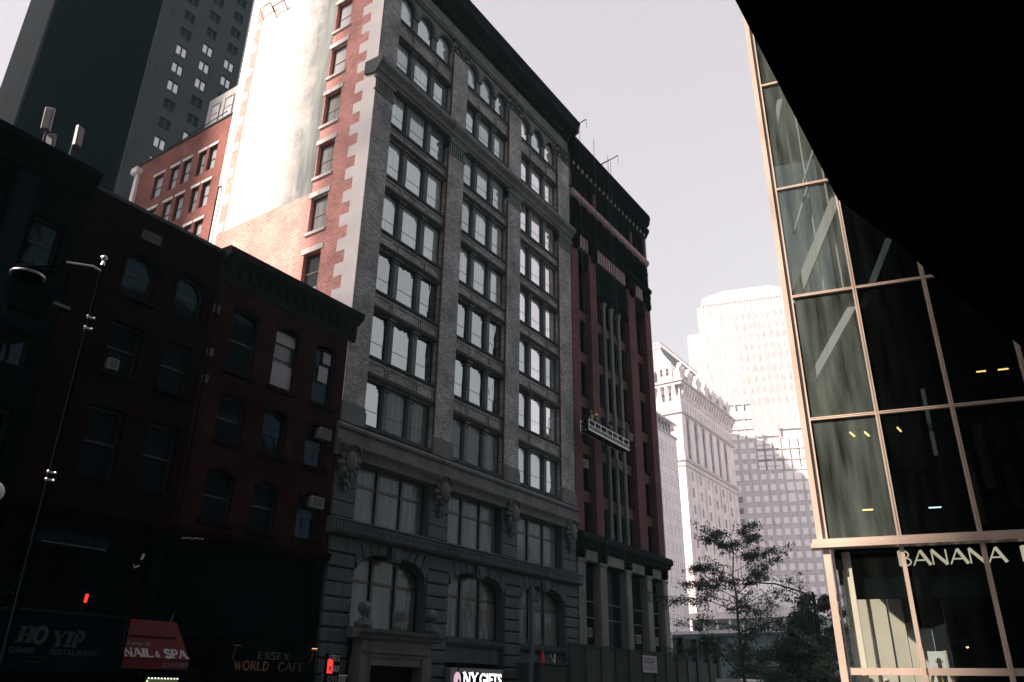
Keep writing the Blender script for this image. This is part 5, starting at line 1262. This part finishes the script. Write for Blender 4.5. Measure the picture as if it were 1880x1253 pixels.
MB(LP).lathe((6.12, 16, 9.12), [(0.30, 0.0), (0.31, 0.05), (0.26, 0.13), (0.12, 0.2), (0.05, 0.26), (0.03, 0.32)], 24).build('hood', 'lamp_steel', smooth=True)
MB(LP).lathe((6.12, 16, 9.1), [(0.30, -0.02), (0.32, -0.01), (0.325, 0.02), (0.3, 0.03)], 24).build('lens_ring', 'chrome', smooth=True)
MB(LP).lathe((6.12, 16, 9.02), [(0.2, 0), (0.285, 0.03), (0.285, 0.058)], 24).build('lens', 'lamp_steel', smooth=True)
for z in (8.7, 8.45, 5.35, 5.2): MB(LP).lathe((7.5, 16, z), [(0.05, 0), (0.058, 0.02), (0.05, 0.04)], 12).ball((7.43, 15.93, z + 0.02), 0.03, n=6, m=4).ball((7.57, 15.93, z + 0.02), 0.03, n=6, m=4).build('clamp', 'chrome')
stone('globe_white', (0.8, 0.8, 0.82), 0.03, 3, 0.4, 0.01, streak=False)
t = thing('globe_lamp', 'white globe lamp cut by the left edge of the picture', 'street lamp', (6.62, 16.1, 0.14)); MB(off=ZERO).ball((0, 0, 4.69), 0.2, n=18, m=12).build('globe', 'globe_white', t, smooth=True); MB(off=ZERO).tube((0, 0, 0), (0, 0, 4.5), 0.06, 0.04).build('pole', 'lamp_steel', t)
t = thing('sign_pole', 'thin dark kerbside pole with a small bent top before the restaurant', 'pole', (12.2, 20, 0)); MB(t).tube((12.2, 20, 0), (12.2, 20, 4.6), 0.03).build('post', 'lamp_steel'); MB(t).path([(12.2, 20, 4.45), (12.05, 20, 4.38), (12.0, 19.98, 4.45)], 0.02).tube((12.2, 20, 4.6), (12.24, 20, 4.75), 0.03).build('bracket', 'chrome')
# right street lamp
t = thing('street_lamp', 'dark street lamp with a long arm reaching left among the trees', 'street lamp', (62, 15.4, 0))
MB(t).tube((62, 15.4, 0), (62, 15.4, 8.4), 0.14, 0.09, 10).tube((62, 15.4, 0), (62, 15.4, 1.2), 0.25, 0.2, 10).build('pole', 'dark_iron')
MB(t).path([(62, 15.4, 8.0), (62, 16.6, 8.6), (62, 18.0, 9.1), (62, 19.4, 9.25)], 0.07, 0.05).build('arm', 'dark_iron'); MB(t).ball((62, 19.9, 9.22), 0.2, 0.55, 0.13).build('lamp_head', 'dark_iron', smooth=True)

# ============================================================ SIGNS
stone('sign_dark', (0.003, 0.008, 0.011), 0.2, 3); stone('letter_dim', (0.024, 0.036, 0.036), 0.15, 4, streak=False); stone('awning_red', (0.075, 0.005, 0.008), 0.15, 3, streak=False)
stone('letter_pale', (0.33, 0.32, 0.34), 0.1, 5, streak=False); stone('letter_grey', (0.16, 0.16, 0.18), 0.1, 5, streak=False)
stone('letter_steel', (0.085, 0.09, 0.09), 0.2, 6, streak=False)
emit('letter_lit', (1.0, 0.93, 0.97), 0.9); emit('red_glow', (1.0, 0.03, 0.02), 0.95); emit('bulb_white', (0.95, 1.0, 0.85), 0.9); emit('apple_lit', (0.75, 0.5, 0.62), 0.42)
t = thing('restaurant_sign', 'dark restaurant fascia sign with faint green grey letters', 'sign', (14, 27, 1.9))
MB(t).box(12.4, 16.35, 26.9, 28.0, 1.95, 3.65).build('sign_board', 'sign_dark'); MB(t).box(12.35, 16.4, 26.85, 28, 3.65, 3.72).build('top_trim', 'dark_iron')
word('HO', 0.46, 0.14, 12.9 - 14, -0.115, 2.74 - 1.9, serif=True, slant=0.12).build('lettering', 'letter_dim', t)
word('YIP', 0.46, 0.14, 13.95 - 14, -0.115, 2.66 - 1.9, serif=True, slant=0.12, gap=0.2).build('lettering', 'letter_dim', t)
small_text('CHINESE', 0.22, (12.7 - 14, -0.11, 2.44 - 1.9), t, 'letter_dim', offset=0.004, sx=0.9); small_text('RESTAURANT', 0.24, (13.95 - 14, -0.11, 2.42 - 1.9), t, 'letter_dim', offset=0.004, sx=1.05)
MB(t).box(13.3, 13.9, 26.87, 26.9, 2.32, 2.34).box(13.25, 13.8, 26.87, 26.9, 2.18, 2.2).build('menu_lines', 'letter_dim')
t = thing('shop_name_board', 'faint dark name board high above the restaurant entrance', 'sign', (14.3, 27.6, 5.8))
MB(t).box(13.1, 15.5, 27.55, 28, 5.8, 6.25).build('sign_board', 'dark_teal_trim'); MB(t).box(13.2, 15.4, 27.53, 27.55, 5.86, 5.89).build('lower_line', 'vent_metal')
t = thing('red_signal_light', 'small upright red light glowing above the restaurant sign', 'light', (14.75, 26.9, 3.95)); MB(off=ZERO).box(-0.13, 0.13, 0.02, 0.2, 0, 0.5).build('housing', 'sign_dark', t)
MB(off=ZERO).tube((-0.02, 0, 0.1), (0.0, 0, 0.36), 0.05).build('lens', 'red_glow', t); MB(off=ZERO).tube((0, 0.12, 0), (0, 0.12, -0.25), 0.03).build('bracket', 'dark_iron', t)
t = thing('nail_salon_awning', 'red salon awning with white serif lettering and a phone number', 'awning', (17.7, 27, 2.1))
c = MB(t); c.prism([(16.45, 28.0, 3.75), (16.45, 26.9, 2.42), (16.45, 26.9, 2.1), (16.45, 28.0, 2.1)], (2.55, 0, 0)); c.build('awning_cloth', 'awning_red')
fp = thing_face = bpy.data.objects.new('lettering_panel', MB(off=ZERO).box(-1.27, 1.27, -0.004, 0.0, 0.0, 1.1).mesh('lettering_panel', 'awning_red')); COL.objects.link(fp); fp.parent = t
tl = math.atan2(1.1, 1.33); fp.location = (17.725 - 17.7, -0.115, 2.43 - 2.1); fp.rotation_euler = (-tl, 0, 0)
w1 = word('NAIL', 0.36, 0.085, -1.22, -0.03, 0.03, serif=True, gap=0.08, width=1.05).build('lettering', 'letter_pale', fp); w2 = word('&', 0.24, 0.05, -0.05, -0.03, 0.05).build('lettering', 'letter_pale', fp)
w3 = word('SPA', 0.36, 0.085, 0.32, -0.03, 0.03, serif=True, gap=0.08, width=0.9).build('lettering', 'letter_pale', fp)
small_text('Liberty St.', 0.26, (-1.2, -0.03, 0.5), fp, 'letter_grey', shear=0.35); small_text('WINDOW & ENTRANCE', 0.17, (-0.9, -0.03, 0.86), fp, 'sign_dark')
small_text('212-577-8877', 0.2, (17.95 - 17.7, -0.115, 2.17 - 2.1), t, 'letter_grey', sx=0.95)
MB(t).path([(18.55, 27.9, 3.3), (18.52, 27.6, 3.95), (18.42, 27.4, 4.0)], 0.025).build('lamp_bracket', 'vent_metal')
t = thing('bulb_bordered_sign', 'small green yellow lit sign edged with white bulbs under the awning', 'sign', (17.95, 26.7, 1.2)); stone('sign_green', (0.20, 0.26, 0.10), 0.2, 6, streak=False)
MB(off=ZERO).box(-0.6, 0.6, 0, 0.1, 0, 0.6).build('sign_board', 'sign_green', t)
for k in range(10): MB(off=ZERO).ball((-0.56 + 0.124 * k, -0.03, 0.6), 0.026, n=8, m=5).build('bulb', 'bulb_white', t)
for k in range(3): MB(off=ZERO).ball((-0.6, -0.03, 0.5 - 0.12 * k), 0.026, n=8, m=5).build('bulb', 'bulb_white', t)
t = thing('cafe_sign', 'dark cafe sign with two rows of dim metal letters between small lamps', 'sign', (22.9, 27, 1.9))
MB(off=ZERO).box(-2.2, 2.3, 0.02, 1.0, -0.1, 1.35).build('sign_board', 'interior_black', t)
metal('copper_letter', (0.17, 0.075, 0.045), 0.3, 0.7)
word('ESSEX', 0.26, 0.035, -0.75, -0.01, 0.68, serif=False, width=1.6).build('lettering', 'letter_steel', t); word('WORLD', 0.32, 0.05, -1.8, -0.01, 0.26, width=1.65).build('lettering', 'copper_letter', t); word('CAFE', 0.32, 0.035, 0.35, -0.01, 0.26, width=1.35).build('lettering', 'letter_steel', t)
for x in (-1.93, 2.0): MB(off=ZERO).path([(x, 0, 0.6), (x, -0.12, 1.12)], 0.022).box(x - 0.14, x + 0.16, -0.2, -0.08, 1.1, 1.14).build('sign_lamp', 'copper_letter', t)
emit('ember', (1.0, 0.45, 0.2), 0.6)
t2 = thing('picture_lamp', 'small orange lit lamp bar over the right end of the cafe sign', 'lamp', (24.95, 26.85, 3.06)); MB(off=ZERO).box(-0.13, 0.13, -0.03, 0.03, 0, 0.025).build('tube', 'ember', t2); MB(off=ZERO).tube((0, 0.03, 0), (0, 0.1, -0.5), 0.015).build('stem', 'copper_letter', t2)
t = thing('red_blade_sign', 'small projecting box sign with stacked words glowing red, beside the stone building', 'sign', (25.8, 26.6, 1.75))
MB(off=ZERO).box(-0.34, 0.34, -0.1, 0.1, -0.1, 1.15).build('sign_box', 'sign_dark', t); MB(off=ZERO).box(-0.36, -0.08, -0.13, -0.101, 0.38, 0.92).build('red_lens', 'red_glow', t)
for wd_, z, m_ in (('ESSEX', 0.86, 'letter_pale'), ('WORLD', 0.44, 'letter_pale'), ('CAFE', 0.04, 'letter_grey')): word(wd_, 0.24, 0.035, -0.3, -0.145, z, width=0.58).build('lettering', m_, t)
t = thing('gift_shop_sign', 'pale fascia sign with bright white letters and a pink apple', 'sign', (37.6, 27.5, 1.4)); stone('sign_pale', (0.20, 0.21, 0.22), 0.2, 3, streak=False)
MB(off=ZERO).box(-2.45, 2.4, 0.02, 0.4, 0, 1.22).build('sign_board', 'sign_pale', t); MB(off=ZERO).box(-1.55, 2.35, 0.0, 0.02, 0, 1.0).build('letter_backing', 'sign_dark', t)
word('NY', 0.62, 0.15, -1.35, -0.02, 0.38, serif=True, width=1.25).build('lettering', 'letter_lit', t)
small_text('GIFTS', 0.86, (0.05, -0.03, 0.38), t, 'letter_lit', offset=0.02, sx=0.98)
ap = MB(off=ZERO).ball((-1.9, -0.02, 0.62), 0.3, 0.06, 0.4, 18, 12).build('apple_emblem', 'apple_lit', t, smooth=True); MB(off=ZERO).ball((-1.86, -0.06, 0.5), 0.11, 0.04, 0.2, 8, 6).box(-1.93, -1.79, -0.12, -0.02, 0.25, 0.4).tube((-1.9, -0.03, 1.0), (-1.8, -0.03, 1.2), 0.03).build('apple_marks', 'sign_dark', t)
t = thing('glass_canopy_sign', 'small pale framed panel low on the left stone pier', 'sign', (27, 27.5, 1.6)); MB(off=ZERO).box(-0.8, 0.6, 0, 0.05, 0, 0.45).build('panel', 'sign_pale', t); MB(off=ZERO).box(-0.85, 0.65, -0.03, 0.06, 0.45, 0.5).box(-0.05, 0.0, -0.03, 0, 0, 0.45).build('panel_frame', 'lintel_stone', t)
t = thing('string_lights', 'small cluster of white fairy lights on the shop cornice', 'lights', (18.7, 27.5, 6.7)); metal('bulb_glint', (0.6, 0.6, 0.58), 0.3, 0.2); random.seed(5)
for k in range(14): MB(off=ZERO).ball((-0.45 + 0.07 * k, 0, 0.01 * k + random.uniform(-.03, .03)), 0.022, n=6, m=4).build('bulb', 'bulb_glint', t)
MB(off=ZERO).tube((-0.5, 0, -0.02), (0.55, 0.02, 0.15), 0.008).build('wire', 'dark_iron', t)

# ============================================================ TREES
def leaf_mat(name, c):
    m, t = new_mat(name); g_ = N(t, 'ShaderNodeNewGeometry').outputs['Position']; n_ = noise(t, g_, 1.2, 3); n2 = noise(t, g_, 9, 2)
    col = mixc(t, ramp(t, n_, 0.35, 0.65), tuple(x * 0.6 for x in c), tuple(x * 1.5 for x in c)); col = mixc(t, 0.4, col, mixc(t, n2, tuple(x * .5 for x in c), tuple(x * 1.6 for x in c)))
    p = N(t, 'ShaderNodeBsdfPrincipled'); t.links.new(col, p.inputs['Base Color']); p.inputs['Roughness'].default_value = 0.6
    tl_ = N(t, 'ShaderNodeBsdfTranslucent'); t.links.new(col, tl_.inputs['Color']); ms = N(t, 'ShaderNodeMixShader'); ms.inputs[0].default_value = 0.25
    t.links.new(p.outputs[0], ms.inputs[1]); t.links.new(tl_.outputs[0], ms.inputs[2]); o = N(t, 'ShaderNodeOutputMaterial'); t.links.new(ms.outputs[0], o.inputs[0]); MATS[name] = m
leaf_mat('leaf_dark', (0.022, 0.045, 0.026)); leaf_mat('leaf_mid', (0.04, 0.075, 0.045)); stone('bark', (0.03, 0.028, 0.026), 0.3, 3)
def tree(x, y, h, spread, seed, lab, name='locust_tree', lean=0.0, dens=1.0, trunk_h=0.35, lf=0.14, mat='leaf_dark', rt=0.14, base=0.0):
    rnd = random.Random(seed); t = thing(name, lab, 'tree', (x, y, 0)); tb = MB(off=ZERO); lb = MB(off=ZERO); tips = []
    top = Vector((lean, 0, h))
    main = [Vector((lean * (k / 8) ** 2 + rnd.uniform(-.1, .1), rnd.uniform(-.1, .1), base + (h * 0.97 - base) * k / 8)) for k in range(9)]; main[0] = Vector((0, 0, 0))
    tb.path(main, rt, 0.025, 8)
    nb = int(17 * dens) + 6
    for i in range(nb):
        q = trunk_h + (1 - trunk_h) * (i / nb); k = min(int(q * 8), 7); p = main[k].lerp(main[k + 1], q * 8 - k)
        a = i * 2.4 + rnd.uniform(-.4, .4); L_ = spread * (1.15 - 0.75 * (q - trunk_h) / (1 - trunk_h)) * rnd.uniform(0.65, 1.1)
        d = Vector((math.cos(a), math.sin(a), rnd.uniform(0.15, 0.6))).normalized(); pts = [p]; cur = p
        for s_ in range(5):
            d = (d + Vector((rnd.uniform(-.3, .3), rnd.uniform(-.3, .3), rnd.uniform(-.2, .12)))).normalized(); cur = cur + d * L_ / 5; pts.append(cur)
            if s_ >= 1:
                for b_ in range(3):
                    d2 = (d + Vector((rnd.uniform(-1, 1), rnd.uniform(-1, 1), rnd.uniform(-.6, .5)))).normalized(); l2 = L_ * rnd.uniform(0.15, 0.34); e_ = cur + d2 * l2
                    tb.tube(cur, e_, 0.018, 0.008, 4); tips.append((e_, l2)); tips.append((cur.lerp(e_, .5), l2 * .7))
        tb.path(pts, rt * 0.42 * (1.2 - q), 0.012, 5)
    for (c_, l2) in tips:
        if rnd.random() < 0.3: continue
        rad = rnd.uniform(0.22, 0.5); nn = int(rnd.uniform(9, 24) * dens)
        for _ in range(nn):
            o_ = Vector((rnd.gauss(0, 1), rnd.gauss(0, 1), rnd.gauss(0, .65) - .3)) * rad * 0.6; p = c_ + o_
            u_ = Vector((rnd.uniform(-1, 1), rnd.uniform(-1, 1), rnd.uniform(-1, .3))).normalized(); v_ = u_.cross(Vector((rnd.uniform(-1, 1), rnd.uniform(-1, 1), rnd.uniform(-1, 1)))).normalized()
            s_ = lf * rnd.uniform(.6, 1.3); lb.add([p, p + u_ * s_ * .5 + v_ * s_ * .28, p + u_ * s_ * 1.15, p + u_ * s_ * .5 - v_ * s_ * .28], [(0, 1, 2, 3)])
    tb.build('trunk', 'bark', t); lb.build('crown', mat, t); return t
tree(57, 19.4, 12.7, 5.6, 11, 'thin leafed street tree with a tall open crown in front of the terracotta tower', dens=1.55, trunk_h=0.18, lf=0.17, mat='leaf_dark')
tree(60.5, 14.9, 8.4, 3.3, 23, 'dense dark street tree beside the glass store and the arm lamp', dens=1.15, trunk_h=0.2, lf=0.2)
tree(66, 17.2, 7.2, 3.0, 31, 'bushy dark tree standing low behind the open street tree', dens=1.15, trunk_h=0.15, lf=0.2)
tree(70, 23.2, 5.2, 2.6, 47, 'small dark tree before the iron fence', name='small_tree', dens=1.2, trunk_h=0.15, lf=0.18)
tree(52, 14.2, 5.0, 2.4, 53, 'low leafy shrub like tree at the foot of the trees, nearest the store', name='small_tree', dens=1.5, trunk_h=0.1, lf=0.18)
# parked van glimpsed at the foot of the trees
stone('van_paint', (0.6, 0.58, 0.6), 0.05, 3, 0.4, 0.02, streak=False)
V = thing('white_van', 'white van glimpsed under the leaves at the bottom', 'van', (62, 21.3, 0))
MB(V).bbox(59.4, 64.4, 20.4, 22.3, 0.5, 2.5, 0.12).prism([(59.4, 20.45, 0.5), (58.2, 20.5, 0.5), (58.2, 20.5, 1.2), (58.9, 20.5, 1.5), (59.4, 20.45, 2.3)], (0, 1.8, 0)).build('body', 'van_paint')
MB(V).prism([(58.88, 20.6, 1.55), (59.35, 20.6, 2.2), (59.35, 22.1, 2.2), (58.88, 22.1, 1.55)], (-0.03, 0, 0.02)).box(59.5, 60.6, 20.36, 20.4, 1.5, 2.2).build('window', 'pane_dark')
for x in (59.3, 63.2):
    for y in (20.45, 22.15): w_ = MB(V).lathe((x, y, 0.38), [(0.36, -0.1), (0.38, -0.05), (0.38, 0.05), (0.36, 0.1)], 18, 'y').build('wheel', 'ac_dark')
for y in (20.7, 22.0): MB(V).bbox(58.12, 58.2, y - 0.15, y + 0.15, 0.8, 1.0, 0.01).build('headlight', 'bulb_glint')

# ============================================================ AIR
HZ = bpy.data.meshes.new('haze'); hb = MB(off=ZERO).box(-300, 900, -400, 500, -1, 240); hm, t_ = new_mat('haze_air')
vp = t_.nodes.new('ShaderNodeVolumePrincipled'); vp.inputs['Color'].default_value = (0.55, 0.88, 1.0, 1); vp.inputs['Density'].default_value = 0.00024; vp.inputs['Anisotropy'].default_value = 0.0
vo = t_.nodes.new('ShaderNodeOutputMaterial'); t_.links.new(vp.outputs[0], vo.inputs['Volume']); MATS['haze_air'] = hm
hz = hb.build('haze', 'haze_air'); hz['kind'] = 'stuff'
